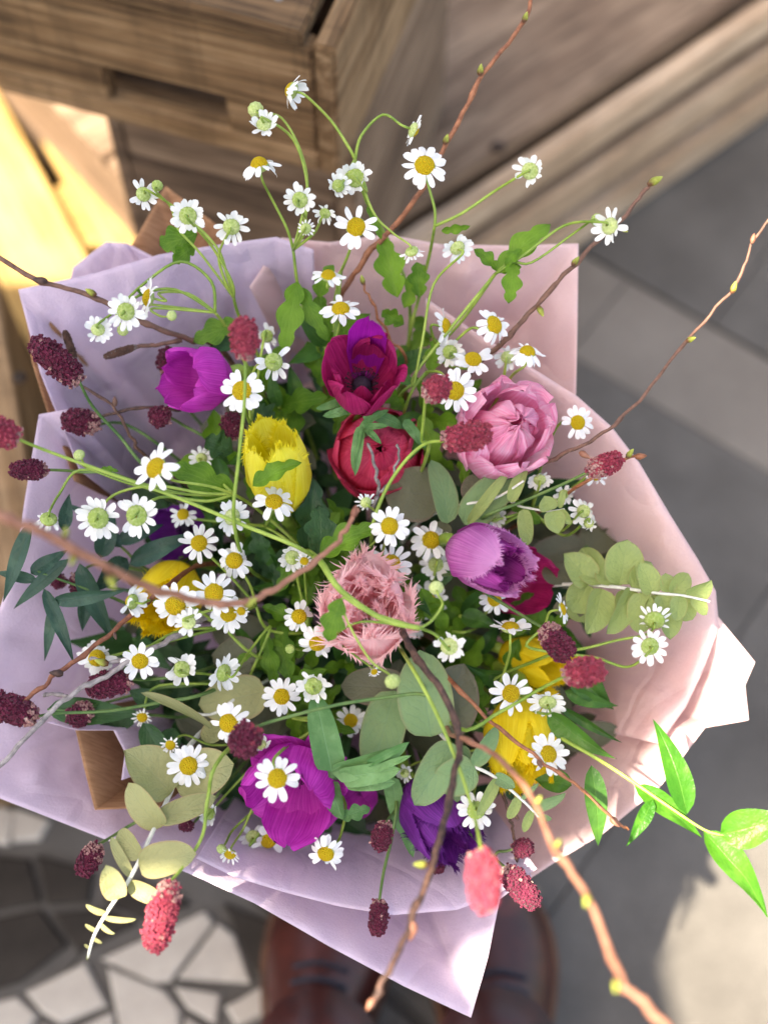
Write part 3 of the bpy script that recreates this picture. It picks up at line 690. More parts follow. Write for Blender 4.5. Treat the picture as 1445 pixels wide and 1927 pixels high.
def add_head(t, x, y, D, nx, ny, f, d, kind='F', rr=R_):
    s = px(D, d)
    nrm = N(nx, ny, f); pos = P(x, y, d)
    if kind == 'F':
        sc = s/4.75; o = new('flower_head', HEADM, None, t)
        o.matrix_local = Matrix.Translation(pos-t.location) @ frame(nrm, rr.uniform(0, 6.28)) @ Matrix.Diagonal((sc, sc, sc*rr.uniform(.7, 1.35), 1))
        n = rr.choice((11, 12, 13, 13, 14, 15)); droop = rr.choice((0.0, 0.05, 0.15, 0.3, 0.5, -0.2)) + (0.2 if f < 0 else 0); gap = rr.choice((0.0, 0.04, 0.1, 0.2)); jt = rr.choice((0.12, 0.25, 0.4))
        for k in range(n):
            if rr.random() < gap: continue
            p = new('petal', rr.choice(PW), None, o)
            p.matrix_local = Matrix.Rotation(2*math.pi*k/n+rr.uniform(-0.09, 0.09), 4, 'Z') @ Matrix.Translation((0.86, 0, -0.02+0.04*(k % 2))) @ Matrix.Rotation(droop+rr.uniform(-jt, jt*1.3), 4, 'Y') @ Matrix.Rotation(rr.uniform(-0.45, 0.45), 4, 'X') @ Matrix.Diagonal((rr.uniform(0.86, 1.05), rr.uniform(0.85, 1.12), 1, 1))
        return pos - nrm*sc*0.62, nrm
    if kind == 'B':                          # half-open bud with stubby petals
        sc = s/3.2; o = new('flower_head', HEADM, None, t)
        o.matrix_local = Matrix.Translation(pos-t.location) @ frame(nrm, rr.uniform(0, 6.28)) @ Matrix.Scale(sc, 4)
        for k in range(13):
            p = new('petal', rr.choice(PW), None, o)
            p.matrix_local = Matrix.Rotation(2*math.pi*k/13+rr.uniform(-0.1, 0.1), 4, 'Z') @ Matrix.Translation((0.86, 0, 0)) @ Matrix.Rotation(-0.75+rr.uniform(-0.25, 0.3), 4, 'Y') @ Matrix.Diagonal((rr.uniform(0.45, 0.8), 0.55, 1, 1))
        return pos - nrm*sc*0.62, nrm
    sc = s/1.9; o = new('bud', BUDM, None, t)
    o.matrix_local = Matrix.Translation(pos-t.location) @ frame(nrm, rr.uniform(0, 6.28)) @ Matrix.Scale(sc, 4)
    return pos - nrm*sc*0.6, nrm
def sprig(label, trunk, heads, leaves=(), d0=0.745, jd=0.785, r=0.00105, root=True):
    """trunk: junction first; head: (x, y, D, nx, ny, f, via, kind, d)"""
    tr = []
    for i, q in enumerate(trunk): tr.append((q[0], q[1], q[2] if len(q) > 2 else jd+0.018*i))
    t = stem_thing('chamomile_sprig', label, 'flower', tr, lambda u: r*(0.8+0.5*u), M['stem'], 'chamomile sprigs in the bouquet', root)
    for h in heads:
        x, y, D, nx, ny, f = h[:6]; via = h[6] if len(h) > 6 else []; kind = h[7] if len(h) > 7 else 'F'; d = h[8] if len(h) > 8 else d0+R_.uniform(-0.006, 0.012)
        b, nrm = add_head(t, x, y, D, nx, ny, f, d, kind)
        j = tr[0]; k = len(via)+1
        w = [b, b - nrm*px(max(12, D*0.28), d)]
        vp = [(v[0], v[1], v[2] if len(v) > 2 else d+0.012+(j[2]-d-0.012)*(i+1)/k) for i, v in enumerate(via)]
        if via and math.dist(via[-1][:2], tr[-1][:2]) < math.dist(tr[0][:2], tr[-1][:2])*0.9 and len(tr) > 1: pass
        pl = w+[P(*q) for q in vp]+[P(*j)]
        mb = MB(); tube(mb, [Vector(q) for q in catmull([tuple(q) for q in pl], 5)], lambda u: (0.00062+0.0003*u)*(1.0 if D > 40 else 0.85), 6)
        obj('side_stem', mb, M['stem'], t, t.location)
    for lf in leaves:
        (bx, by), (tx, ty), w = lf[:3]; dd = lf[3] if len(lf) > 3 else jd
        dt = lf[4] if len(lf) > 4 else dd-0.006
        leaf(t, (bx, by, dd), (tx, ty, dt), w, M[lf[5]] if len(lf) > 5 else M['chleaf'], 'lobed')
    for k in range(3 if root else 0):
        q = tr[-1]; a = R_.uniform(0, 6.28); ll = R_.uniform(50, 85); c = (q[0]+(CX-q[0])*0.12*k, q[1]+(CY-q[1])*0.12*k, max(q[2], .80)+.006*k)
        leaf(t, c, (c[0]+ll*math.cos(a), c[1]+ll*math.sin(a), c[2]-R_.uniform(0, .02)), ll*.55, M['chleaf'], 'lobed')
    return t
sprig('tall chamomile sprig rising highest in front of the hand-slot crate', [(668, 300, .775), (690, 380), (738, 470), (772, 600)],
      [(548, 170, 78, -.78, .35, -.4, [(622, 226), (655, 275)]), (779, 245, 66, .88, -.25, -1, [(720, 216), (680, 255)]), (668, 335, 82, .05, .15, -1, [(690, 360)]),
       (636, 350, 56, -.3, .1, -1), (775, 474, 40, .3, -.6, -1, [(735, 435), (700, 395)], 'B')],
      [((748, 560), (722, 452), 62, .80), ((760, 580), (795, 502), 40, .81), ((690, 390), (720, 440), 22, .78)])
sprig('chamomile sprig holding a wide-open daisy against the grey-brown planks', [(818, 425, .775), (808, 480), (788, 560), (768, 650)],
      [(799, 311, 94, 0, .12, 1, [(806, 350), (818, 395)]), (997, 322, 74, .32, .25, -1, [(930, 360), (868, 402)])],
      [((830, 435), (880, 428), 20, .775), ((790, 560), (785, 498), 44, .80)])
sprig('chamomile sprig with arched stems below the hand slot', [(552, 470, .785), (565, 560), (600, 660)],
      [(497, 235, 66, 0, -.25, -1, [(552, 262), (578, 345), (572, 425)]), (482, 207, 30, -.3, .5, -1, [(530, 222), (566, 285), (578, 360)], 'K'),
       (488, 309, 82, -.15, .82, 1, [(512, 375), (540, 430)]), (565, 376, 70, .2, .3, -1, [(578, 425)]), (612, 401, 50, .3, .6, -1, [(590, 440)]), (576, 430, 32, .1, .3, -1, [], 'B')],
      [((560, 530), (535, 636), 55, .79, .77), ((566, 540), (600, 628), 40, .79, .775), ((600, 560), (618, 500), 46, .80)])
sprig('chamomile sprig leaning over the kraft paper corner', [(440, 560, .79), (452, 600), (500, 700)],
      [(270, 366, 66, -.45, -.1, -1, [(345, 402), (408, 465), (428, 520)]), (296, 350, 22, .1, .6, -1, [(322, 390), (335, 430), (380, 480)], 'K'), (354, 406, 78, -.05, .3, -1, [(400, 465), (436, 530)]),
       (436, 426, 74, .05, .5, -1, [(412, 480), (424, 530)])],
      [((372, 440), (303, 462), 62, .785), ((366, 462), (330, 490), 40, .785), ((455, 610), (365, 628), 56, .80, .79, 'chleaf'), ((460, 630), (390, 662), 40, .81, .80, 'dkleaf')])
sprig('chamomile sprig bowing over the pointed lilac paper corner', [(405, 588, .78), (432, 625), (480, 720)],
      [(279, 560, 84, -.82, .12, .5, [(300, 551), (355, 553)]), (238, 586, 78, .1, .3, -1, [(262, 556), (330, 545)]), (185, 621, 60, -.2, -.35, -1, [(222, 582), (270, 535), (340, 492), (398, 530)]),
       (232, 621, 22, 0, -.4, 1, [(222, 600), (236, 570)], 'K'), (323, 594, 20, .6, 0, 1, [(300, 594), (290, 580)], 'K')], [((290, 566), (262, 545), 16, .765)])
sprig('chamomile sprig with a daisy straight above the crimson anemone', [(642, 510, .80), (628, 590), (642, 700)],
      [(670, 427, 88, 0, -.05, 1, [(655, 480)]), (618, 518, 68, .05, .72, 1, [], 'F', .775), (641, 581, 84, 0, .62, 1, [(640, 605), (630, 640)], 'F', .765)], [((615, 640), (598, 560), 60, .81)])
sprig('chamomile sprig with a long leafy stem by the square pink paper corner', [(932, 515, .775), (862, 612), (790, 682), (742, 760)],
      [(1148, 426, 76, .62, -.1, -1, [(1062, 424), (985, 480)]), (1122, 414, 24, .6, .2, -1, [(1075, 442), (1000, 494), (960, 492)], 'K'), (860, 466, 66, -.3, .6, -1, [(816, 535), (795, 640), (780, 720), (790, 690)])],
      [((935, 515), (1016, 408), 56, .775, .76), ((950, 500), (975, 470), 26, .77), ((940, 512), (900, 468), 34, .775), ((962, 492), (968, 556), 44, .77, .76), ((940, 510), (975, 500), 26, .775)])
sprig('chamomile sprig fanning out beside the rose-pink double tulip', [(832, 680, .80), (790, 715), (742, 770)],
      [(838, 613, 74, .78, .05, .6, [], 'F', .775), (930, 611, 86, .55, .22, 1, [(885, 618), (845, 655)]), (890, 676, 80, .12, .45, 1, [(850, 690)], 'F', .765), (846, 662, 64, -.1, .3, -1, [], 'F', .78)],
      [((810, 700), (820, 640), 34, .80), ((760, 610), (722, 588), 38, .80)])
sprig('chamomile sprig at the rolled rim above the rose-pink double tulip', [(945, 735, .80), (905, 800)],
      [(992, 662, 74, .1, .8, 1, [(965, 705)]), (955, 672, 58, .2, .4, -1, [], 'F', .79)])
sprig('single chamomile half covered by a small burnet head', [(802, 700, .79), (762, 770)], [(856, 735, 88, .1, .05, 1, [(830, 702)])], [((790, 780), (830, 870), 44, .80)])
sprig('chamomile pair beside the yellow fringed tulip and crimson anemone', [(472, 800, .79), (482, 900), (545, 1000)],
      [(455, 735, 92, -.1, .12, 1, [(463, 775)], 'F', .74), (515, 681, 78, -.12, .1, -1, [(482, 690), (470, 740)]), (503, 632, 56, .2, .3, -1, [], 'F', .80)],
      [((476, 915), (552, 862), 46, .745, .738), ((440, 850), (395, 830), 60, .80, .79, 'dkleaf'), ((470, 770), (510, 790), 60, .815, .81, 'dkleaf')], jd=.79)
sprig('chamomile sprig stretching flat toward the plank box', [(440, 930, .765), (490, 962), (590, 1050)],
      [(293, 880, 104, -.5, .35, .9, [(330, 905), (395, 915)], 'F', .715), (186, 975, 92, .02, .1, -1, [(214, 932), (290, 914), (380, 928)], 'F', .735), (258, 970, 92, .05, .12, -1, [(300, 936), (390, 943)], 'F', .735),
       (92, 978, 50, -.25, -.65, -1, [(112, 930), (152, 884), (250, 905), (350, 930)], 'B'), (150, 857, 22, -.2, .6, 1, [(165, 880), (250, 912), (350, 930)], 'K'), (380, 862, 50, 0, .4, -1, [], 'F', .80)],
      [((445, 925), (328, 880), 64, .775, .765), ((440, 940), (360, 900), 50, .785, .78, 'chleaf'), ((190, 882), (215, 880), 14, .75)])
sprig('chamomile pair tucked under the yellow fringed tulip', [(500, 990, .80), (560, 1030)],
      [(436, 972, 76, -.6, .25, -1, [(450, 985)]), (516, 944, 84, .15, .55, 1, [], 'F', .75), (345, 968, 56, 0, .3, 1, [], 'F', .80)],
      [((575, 1035), (600, 915), 70, .79, .775, 'dkleaf'), ((600, 1050), (612, 962), 70, .775, .765, 'dkleaf')])
sprig('dense chamomile sprig between the far yellow tulip and the curved brown twig', [(482, 1140, .79), (505, 1185), (580, 1190)],
      [(375, 1022, 78, .05, .25, 1, [(430, 1080)], 'F', .765), (441, 1055, 78, .05, .1, 1, [(470, 1100)]), (403, 1116, 90, .1, -.05, 1, [], 'F', .745), (430, 1155, 78, 0, .3, 1, [], 'F', .765),
       (356, 1172, 62, .15, -.4, -1, [(430, 1140)], 'F', .735), (454, 1150, 28, .3, .3, 1, [], 'B', .745)],
      [((500, 1060), (480, 1000), 44, .81, .80, 'dkleaf'), ((500, 1190), (515, 1290), 40, .80)])
sprig('chamomile sprig with a side-on daisy hanging over the far yellow tulip', [(420, 1180, .79), (500, 1240)],
      [(330, 1140, 96, 0, -.35, 1, [], 'F', .74), (248, 1132, 68, -.85, .1, -1, [(290, 1130), (360, 1150)], 'F', .745), (183, 1238, 78, .15, .2, 1, [], 'F', .77), (264, 1244, 80, .2, -.3, 1, [(330, 1190)], 'F', .755)])
sprig('chamomile sprig facing away above the bare kraft paper fold', [(462, 1290, .80), (545, 1290)],
      [(343, 1259, 74, 0, .1, -1, [(400, 1270)], 'F', .76), (420, 1266, 78, -.7, .1, -1, [(470, 1225), (510, 1180)], 'F', .75), (268, 1350, 34, 0, -.3, 1, [(300, 1290)], 'B', .79)])
sprig('chamomile sprig in front of the olive eucalyptus leaves', [(485, 1395, .79), (560, 1390)],
      [(430, 1361, 88, -.15, .05, 1, [], 'F', .74), (355, 1441, 86, .12, .12, 1, [(400, 1425)], 'F', .745), (321, 1402, 32, 0, -.1, 1, [(350, 1383), (400, 1402)], 'B'), (492, 1402, 46, .2, -.5, -1, [], 'F', .77)])
sprig('chamomile sprig beside the broad green bract', [(545, 1350, .80), (600, 1340)],
      [(530, 1311, 76, .05, .1, 1, [], 'F', .77), (590, 1291, 78, 0, .1, -1, [(606, 1325), (585, 1355)], 'F', .745), (660, 1356, 66, 0, .1, 1, [], 'F', .80)], [((545, 1280), (520, 1180), 50, .80)])
sprig('single chamomile lying on the magenta anemone', [(545, 1400, .79), (600, 1360)], [(522, 1465, 92, .02, .06, 1, [(515, 1430, .72)], 'F', .712), (395, 1531, 54, .2, .1, -1, [(440, 1480), (500, 1420)], 'F', .775)])
sprig('chamomile sprig hanging below the magenta anemone', [(560, 1460, .80), (600, 1400)],
      [(433, 1608, 38, -.1, -.6, 1, [(458, 1560), (490, 1500)], 'B', .765), (418, 1597, 20, -.3, -.4, 1, [(450, 1550)], 'K', .765), (506, 1582, 76, .3, -.3, 1, [(530, 1540)], 'F', .795), (476, 1574, 62, -.1, .2, -1, [], 'F', .80),
       (613, 1607, 78, -.2, -.35, 1, [(640, 1575), (645, 1500)], 'F', .755)], [((640, 1540), (690, 1520), 34, .77, .765, 'bract')])
sprig('chamomile sprig left of the salmon-pink fringed tulip', [(582, 1190, .80), (610, 1180)],
      [(550, 1049, 64, -.2, .1, -1, [(560, 1090)], 'F', .765), (573, 1056, 28, .1, .4, 1, [(575, 1100)], 'B', .75), (563, 1160, 70, .1, .15, 1, [], 'F', .765), (597, 1211, 76, .05, -.3, 1, [], 'F', .765), (546, 1221, 18, -.3, 0, 1, [(570, 1222)], 'K', .77)],
      [((560, 1170), (500, 1140), 36, .79), ((540, 1030), (520, 1100), 46, .81, .80, 'dkleaf')])
sprig('chamomile sprig peeping over the salmon-pink fringed tulip', [(640, 1078, .79), (650, 1100)],
      [(733, 990, 82, .03, .05, 1, [(722, 1030), (708, 1060)], 'F', .735), (688, 945, 34, -.3, .4, -1, [(708, 965), (722, 1000)], 'B', .745), (737, 1060, 82, .1, .1, 1, [], 'F', .775)],
      [((602, 1046), (695, 982), 62, .755, .745)])
sprig('thick pale chamomile stem crossing over the salmon-pink fringed tulip', [(790, 1182, .705), (720, 1165, .705), (642, 1112, .712), (604, 1058, .735), (580, 1040, .80)],
      [(845, 1216, 76, .1, .1, -1, [(820, 1195)], 'F', .72), (821, 1107, 28, -.1, .5, -1, [(832, 1138), (812, 1168)], 'K', .71), (738, 1281, 30, .3, -.5, 1, [(695, 1240, .70), (652, 1165, .705), (645, 1125, .708), (690, 1150, .706)], 'K', .70),
       (704, 1264, 22, .3, -.4, 1, [(650, 1220, .745), (630, 1200, .75), (680, 1170, .73)], 'B', .745)],
      [((642, 1125), (612, 1206), 52, .705, .70)], r=.0017)
sprig('chamomile sprig in the shade between the salmon-pink and mauve tulips', [(800, 1160, .84), (770, 1170)],
      [(811, 1016, 84, .1, .2, 1, [], 'F', .785), (820, 1062, 66, 0, 0, -1, [], 'F', .80), (805, 1131, 78, 0, 0, 1, [], 'F', .81), (780, 1180, 50, .2, .3, 1, [], 'F', .82)], [((820, 1200), (900, 1120), 60, .83)])
sprig('chamomile sprig with an upright side-on daisy under the mauve tulip', [(905, 1330, .82), (860, 1320)],
      [(960, 1180, 84, 0, .93, .5, [(957, 1235), (938, 1290)], 'F', .75), (961, 1305, 84, .1, .12, 1, [], 'F', .765), (1030, 1321, 78, .1, .6, -1, [(960, 1330)], 'F', .77)])
sprig('long chamomile sprig reaching over the rosy paper with daisies facing away', [(1045, 1228, .785), (960, 1262), (880, 1290)],
      [(1058, 1146, 64, .82, .25, .5, [(1022, 1180), (990, 1215)], 'F', .755), (1222, 1216, 76, .05, .1, -1, [(1182, 1255), (1120, 1238)], 'F', .75), (1231, 1166, 60, .2, .5, -1, [(1212, 1195), (1160, 1205), (1100, 1220)], 'B', .755)])
sprig('chamomile sprig on the lower yellow tulip', [(960, 1400, .82), (900, 1360)],
      [(1032, 1419, 84, .35, .3, .9, [], 'F', .76), (896, 1525, 80, .2, -.45, -1, [(893, 1485), (910, 1430)], 'F', .755), (762, 1455, 40, .3, -.2, -1, [(800, 1430)], 'F', .785)])
sprig('pale chamomile sprig below the rose-pink double tulip', [(1000, 960, .81), (940, 990)],
      [(1087, 795, 70, .2, .05, 1, [(1050, 800), (1020, 870)], 'F', .77), (1015, 902, 54, .1, .5, -1, [], 'F', .78), (1098, 962, 60, .4, .1, -1, [(1050, 1000)], 'F', .775), (1108, 986, 44, .3, -.5, -1, [(1060, 1008)], 'F', .775),
       (1122, 895, 50, .3, -.3, 1, [(1060, 930)], 'F', .785), (930, 972, 52, 0, .3, -1, [], 'F', .79), (1060, 930, 44, .1, .3, -1, [], 'F', .79)], [((960, 940), (1010, 990), 36, .80)])
sprig('chamomile hidden under the mauve fringed tulip', [(900, 1180, .84), (860, 1190)], [(930, 1128, 66, .1, .2, 1, [], 'F', .785)], [((960, 1200), (1000, 1120), 60, .82), ((900, 1180), (860, 1110), 50, .83)])

# ---------------------------------------------------------------- great burnet
def burnet_mesh(name, L, Wd, mats, seed, tipfrac=0.12):
    """bumpy spike along +z from 0 to L"""
    rr = random.Random(seed); mb = MB()
    R0 = Wd*0.5
    def rad_(t): return R0*0.80*(max(0.0, 1-abs(2*t-1)**2.6))**0.5
    prof = [(max(0.00005, rad_(i/10)), L*i/10) for i in range(11)]; lathe(mb, prof, 12, 0)
    nfl = int(300*max(1, L/Wd)*0.8); ga = 2.39996
    for i in range(nfl):
        t = 0.015+0.97*(i+0.5)/nfl; r = rad_(t)
        w = i*ga; c = Vector((r*math.cos(w), r*math.sin(w), L*t))
        slope = (rad_(min(1, t+0.02))-rad_(max(0, t-0.02)))/(0.04*L)
        nrm = Vector((math.cos(w), math.sin(w), -slope)).normalized(); nrm = (nrm+Vector((rr.uniform(-.25, .25), rr.uniform(-.25, .25), rr.uniform(-.25, .25)))).normalized()
        s = R0*rr.uniform(0.08, 0.17); h = s*rr.uniform(0.9, 3.2); c += Vector((rr.uniform(-1, 1), rr.uniform(-1, 1), rr.uniform(-1, 1)))*R0*0.09
        a = nrm.orthogonal().normalized(); b = nrm.cross(a); sp = rr.uniform(0, 6)
        ring = [c+(a*math.cos(sp+k*math.pi/2)+b*math.sin(sp+k*math.pi/2))*s*0.75 for k in range(4)]
        ring2 = [c+nrm*h*0.75+(a*math.cos(sp+0.5+k*math.pi/2)+b*math.sin(sp+0.5+k*math.pi/2))*s for k in range(4)]
        top = [c+nrm*h*0.55]
        fs = [(k, (k+1) % 4, 4+(k+1) % 4, 4+k) for k in range(4)]+[(4+k, 4+(k+1) % 4, 8) for k in range(4)]
        if i % 2:
            hp = c+nrm*h*0.6; hd = (nrm+Vector((rr.uniform(-.6, .6), rr.uniform(-.6, .6), rr.uniform(-.6, .6)))).normalized()*R0*rr.uniform(.12, .32)
            mb.add([hp+a*s*.16, hp-a*s*.16, hp+hd], [(0, 1, 2)])
        mb.add(ring+ring2+top, fs, None, 1 if (t < tipfrac and rr.random() < 0.75) or rr.random() < 0.015 else 0)
    return mb.mesh(name, False, mats)
def burnet(label, a, b, wpx, stem, d=0.745, red=False, seed=0, sd=None, tip=0.12, db=None, mats=None):
    """a: where the stem joins the spike, b: the free end (pixels); stem: pixel points going away from a"""
    A = P(a[0], a[1], d); B = P(b[0], b[1], db if db else d-0.004); L = (B-A).length
    pl = [(a[0], a[1], d)]
    k = len(stem)
    for i, q in enumerate(stem): pl.append((q[0], q[1], q[2] if len(q) > 2 else d+0.006+0.035*(i+1)/max(1, k)))
    t = stem_thing('burnet_stem', label, 'flower', pl, lambda u: 0.00075+0.0006*u, M['dstem'] if not red else M['stem'], 'great burnet spikes in the bouquet')
    ms = mats or ((M['burnetr'] if red else M['burnet']), M['burnetp'])
    o = new('flower_spike', burnet_mesh('flower_spike', L, px(wpx, d), ms, seed, tip), None, t)
    o.matrix_local = Matrix.Translation(A-t.location) @ frame(B-A)
    return t
burnet('largest dark wine burnet spike leaning across the pointed lilac paper corner', (150, 718), (62, 640), 52, [(175, 765), (225, 820), (300, 900)], .765, seed=1)
burnet('dark oval burnet lying sideways on the lilac paper by two thin twigs', (187, 798), (120, 790), 48, [(240, 800), (330, 860)], .80, seed=2, tip=.3)
burnet('round red burnet at the outer edge of the lilac paper by the plank box', (34, 826), (-20, 806), 56, [(80, 845), (170, 878), (330, 935), (450, 985), (580, 1040)], .70, True, 3, sd=1)
burnet('small dark burnet just below the round red one by the plank box', (88, 884), (22, 884), 38, [(150, 888), (250, 905)], .755, seed=4)
burnet('upright red burnet oval in front of the lobed leaves above the daisies', (462, 672), (458, 600), 52, [(460, 760, .70), (450, 860, .71), (441, 985, .73), (480, 1080, .80)], .695, True, 5)
burnet('tiny round dark burnet touching the lower petal of the side-on magenta anemone', (318, 784), (284, 784), 40, [(345, 800), (420, 850)], .79, seed=6)
burnet('dark burnet tucked behind the side-on magenta anemone', (322, 708), (312, 658), 40, [(345, 760)], .81, seed=7)
burnet('dark burnet half hidden above the yellow fringed tulip', (448, 822), (430, 782), 42, [(480, 860)], .80, seed=8)
burnet('small red burnet covering half a daisy', (800, 748, ), (842, 716), 48, [(797, 790), (794, 830), (805, 850)], .715, True, 9, tip=.25)
burnet('horizontal red burnet spike in front of the rose-pink double tulip', (835, 830), (921, 814), 54, [(800, 835), (760, 870), (722, 930), (700, 1000)], .715, True, 10)
burnet('crimson burnet with a pale base by the curved edge of the rosy paper', (1106, 888), (1168, 862), 42, [(1050, 915), (980, 945), (900, 980)], .745, seed=11, tip=.45, mats=(M['burnetr'], M['burnetp']))
burnet('crimson burnet with a pale top hanging below the mauve tulip', (1022, 1182), (1072, 1236), 50, [(985, 1160), (920, 1120), (850, 1080)], .735, seed=12, tip=.28, mats=(M['burnet'], M['burnetp']))
burnet('blurred red burnet lying flat above the rosy paper', (1064, 1272), (1134, 1258), 54, [(1010, 1300), (940, 1340), (860, 1370)], .70, True, 13)
burnet('dark burnet spike over the outer part of the broad lilac sheet', (70, 1348), (-28, 1318), 54, [(110, 1342), (200, 1338), (300, 1322), (400, 1300)], .74, seed=14, tip=.18)
burnet('dark plump burnet spike under the forked grey twig', (246, 1278), (166, 1296), 48, [(290, 1278), (380, 1262)], .76, seed=15)
burnet('small ragged burnet below the plump dark one', (172, 1330), (132, 1358), 42, [(215, 1318), (300, 1295), (400, 1280)], .785, seed=16, tip=.4)
burnet('small burnet with a pale top among the blue-green leaves', (150, 1080), (152, 1118), 38, [(190, 1060), (300, 1080)], .80, seed=17, tip=.5)
burnet('tiny faded burnet beside the blue-green leaves', (122, 1092), (98, 1094), 28, [(180, 1100), (300, 1120)], .81, seed=18)
burnet('furry wine burnet touching the daisy above the magenta anemone', (478, 1370), (444, 1416), 60, [(520, 1355), (640, 1325), (770, 1306), (800, 1300)], .70, seed=19, mats=(M['burnet'], M['burnetr']))
burnet('dark burnet dangling past the paper edge beside the olive eucalyptus', (185, 1590), (152, 1645), 42, [(215, 1572), (260, 1545), (400, 1470)], .765, seed=20, tip=.4)
burnet('long sunlit rosy burnet spike hanging below the lilac paper', (322, 1658), (288, 1790), 56, [(350, 1625), (382, 1570), (392, 1500), (420, 1420)], .70, True, 21, tip=.25, mats=(M['burnetr'], M['burnetp']))
burnet('short dark burnet hanging beside the purple tulip', (726, 1548), (712, 1598), 38, [(745, 1525), (785, 1490)], .76, seed=22)
burnet('dark burnet hanging lowest over the long lilac paper corner', (714, 1694), (709, 1760), 36, [(722, 1640), (738, 1570), (745, 1490)], .752, seed=23)
burnet('big blurred pink burnet spike close in front of the paper', (906, 1602), (914, 1712), 60, [(893, 1540, .67), (862, 1440, .69), (815, 1330, .71), (765, 1240, .74)], .63, True, 24, db=.61)
burnet('long dark burnet spike pointing off the paper toward the concrete', (950, 1632), (1008, 1706), 46, [(920, 1605), (860, 1540), (810, 1470)], .755, seed=25)
burnet('tiny round burnet on a side stalk near the long dark spike', (966, 1598), (1000, 1594), 34, [(940, 1602), (905, 1590)], .765, seed=26)
burnet('tiny dark burnet peeping out below the purple tulip', (826, 1612), (822, 1642), 28, [(830, 1580), (800, 1500)], .785, seed=27)
burnet('tiny dark burnet half hidden by an olive eucalyptus leaf', (362, 1552), (340, 1554), 24, [(390, 1520), (440, 1460)], .79, seed=28)

# ---------------------------------------------------------------- large blooms
def interp(tab, u):
    for i in range(len(tab)-1):
        if u <= tab[i+1][0]:
            a, b = tab[i], tab[i+1]; t = (u-a[0])/(b[0]-a[0]); t = t*t*(3-2*t)*0.5+t*0.5
            return tuple(p+(q-p)*t for p, q in zip(a[1:], b[1:]))
    return tab[-1][1:]
TUL = [(0, .12, 0, 75), (.12, .55, .03, 72), (.4, 1.0, .33, 62), (.7, .97, .70, 48), (.9, .84, .93, 28), (1, .76, 1.0, 5)]
TULO = [(0, .12, 0, 75), (.12, .55, .03, 70), (.4, .98, .30, 58), (.7, 1.08, .66, 46), (.9, 1.12, .90, 30), (1, 1.14, 1.0, 8)]
CUP = [(0, .10, 0, 60), (.2, .60, .07, 52), (.5, 1.0, .36, 48), (.8, 1.06, .74, 42), (.94, 1.02, .94, 25), (1, 1.0, 1.0, 5)]
BUD = [(0, .2, 0, 60), (.25, .8, .10, 58), (.55, 1.0, .5, 55), (.8, .76, .85, 52), (.95, .38, 1.0, 44), (1, .22, 1.02, 12)]
FLAT = [(0, .10, 0, 50), (.2, .45, .10, 46), (.5, .95, .30, 42), (.8, 1.38, .46, 36), (.95, 1.56, .50, 22), (1, 1.62, .50, 5)]
BALL = [(0, .15, 0, 60), (.2, .72, .06, 56), (.5, 1.0, .40, 50), (.75, .92, .72, 46), (.92, .70, .93, 30), (1, .58, 1.0, 6)]
def petal_obj(t, fr, org, tab, phi, R, L, mat, seed, fringe=0.0, ruffle=0.0, name='petal', wide=1.0, lean=0.0, nu=14, nv=13, tipn=0.0):
    rr = random.Random(seed); rows, uv = [], []
    for i in range(nu+1):
        u = i/nu; r, z, h = interp(tab, u); row = []
        for j in range(nv):
            v = -1+2*j/(nv-1); a = phi+math.radians(h)*wide*v
            nz = noise.noise(Vector((u*2.2+seed*1.7, v*1.6, seed)))
            rq = r*R*(1+ruffle*nz*u*1.6 + 0.05*(abs(v)**2)*(1 if seed % 2 else -1)) + lean*R*u*u
            zq = z*L*(1+0.06*rr.random()*0) + L*ruffle*0.6*u*noise.noise(Vector((v*2.4, seed, u))) - L*0.03*abs(v)*u
            row.append(Vector((rq*math.cos(a), rq*math.sin(a), zq))); uv.append((u, (v+1)/2))
        rows.append(row)
    mb = MB(); grid(mb, rows, uv)
    if fringe:
        # hair-like teeth along the upper rim
        edge = [rows[i][0] for i in range(int(nu*0.55), nu)]+[p for p in rows[nu]]+[rows[i][-1] for i in range(nu-1, int(nu*0.55), -1)]
        per = 7 if fringe > .15 else 6
        for i in range(len(edge)-1):
            a, b = edge[i], edge[i+1]
            c = rows[int(nu*0.7)][nv//2]
            for q in range(per):
                w0 = a.lerp(b, q/per); w1 = a.lerp(b, (q+1)/per)
                mid = (w0+w1)/2; out = (mid-c*0.9-Vector((0, 0, 0.1*L))).normalized()
                dirv = (out*0.8+Vector((0, 0, 0.5))+Vector((rr.uniform(-.55, .55), rr.uniform(-.55, .55), rr.uniform(-.35, .35)))).normalized()
                ln = L*fringe*rr.uniform(0.4, 1.2); wv = (w1-w0)
                if wv.length < R*0.05: wv = Vector((rr.uniform(-1, 1), rr.uniform(-1, 1), 0)).normalized()*R*0.05
                kw = .62 if fringe > .15 else .55; w0 = mid-wv*kw; w1 = mid+wv*kw; ins = -out*L*0.02
                tip = mid+dirv*ln; m1 = mid+dirv*ln*0.55+out*ln*0.08
                mb.add([w0+ins, w1+ins, m1+wv*0.22, m1-wv*0.22, tip], [(0, 1, 2, 3), (3, 2, 4)], [(1, .5)]*5)
    m = fr
    mb.v = [tuple(m @ Vector(v) + org) for v in mb.v]
    return obj(name, mb, mat, t, t.location)
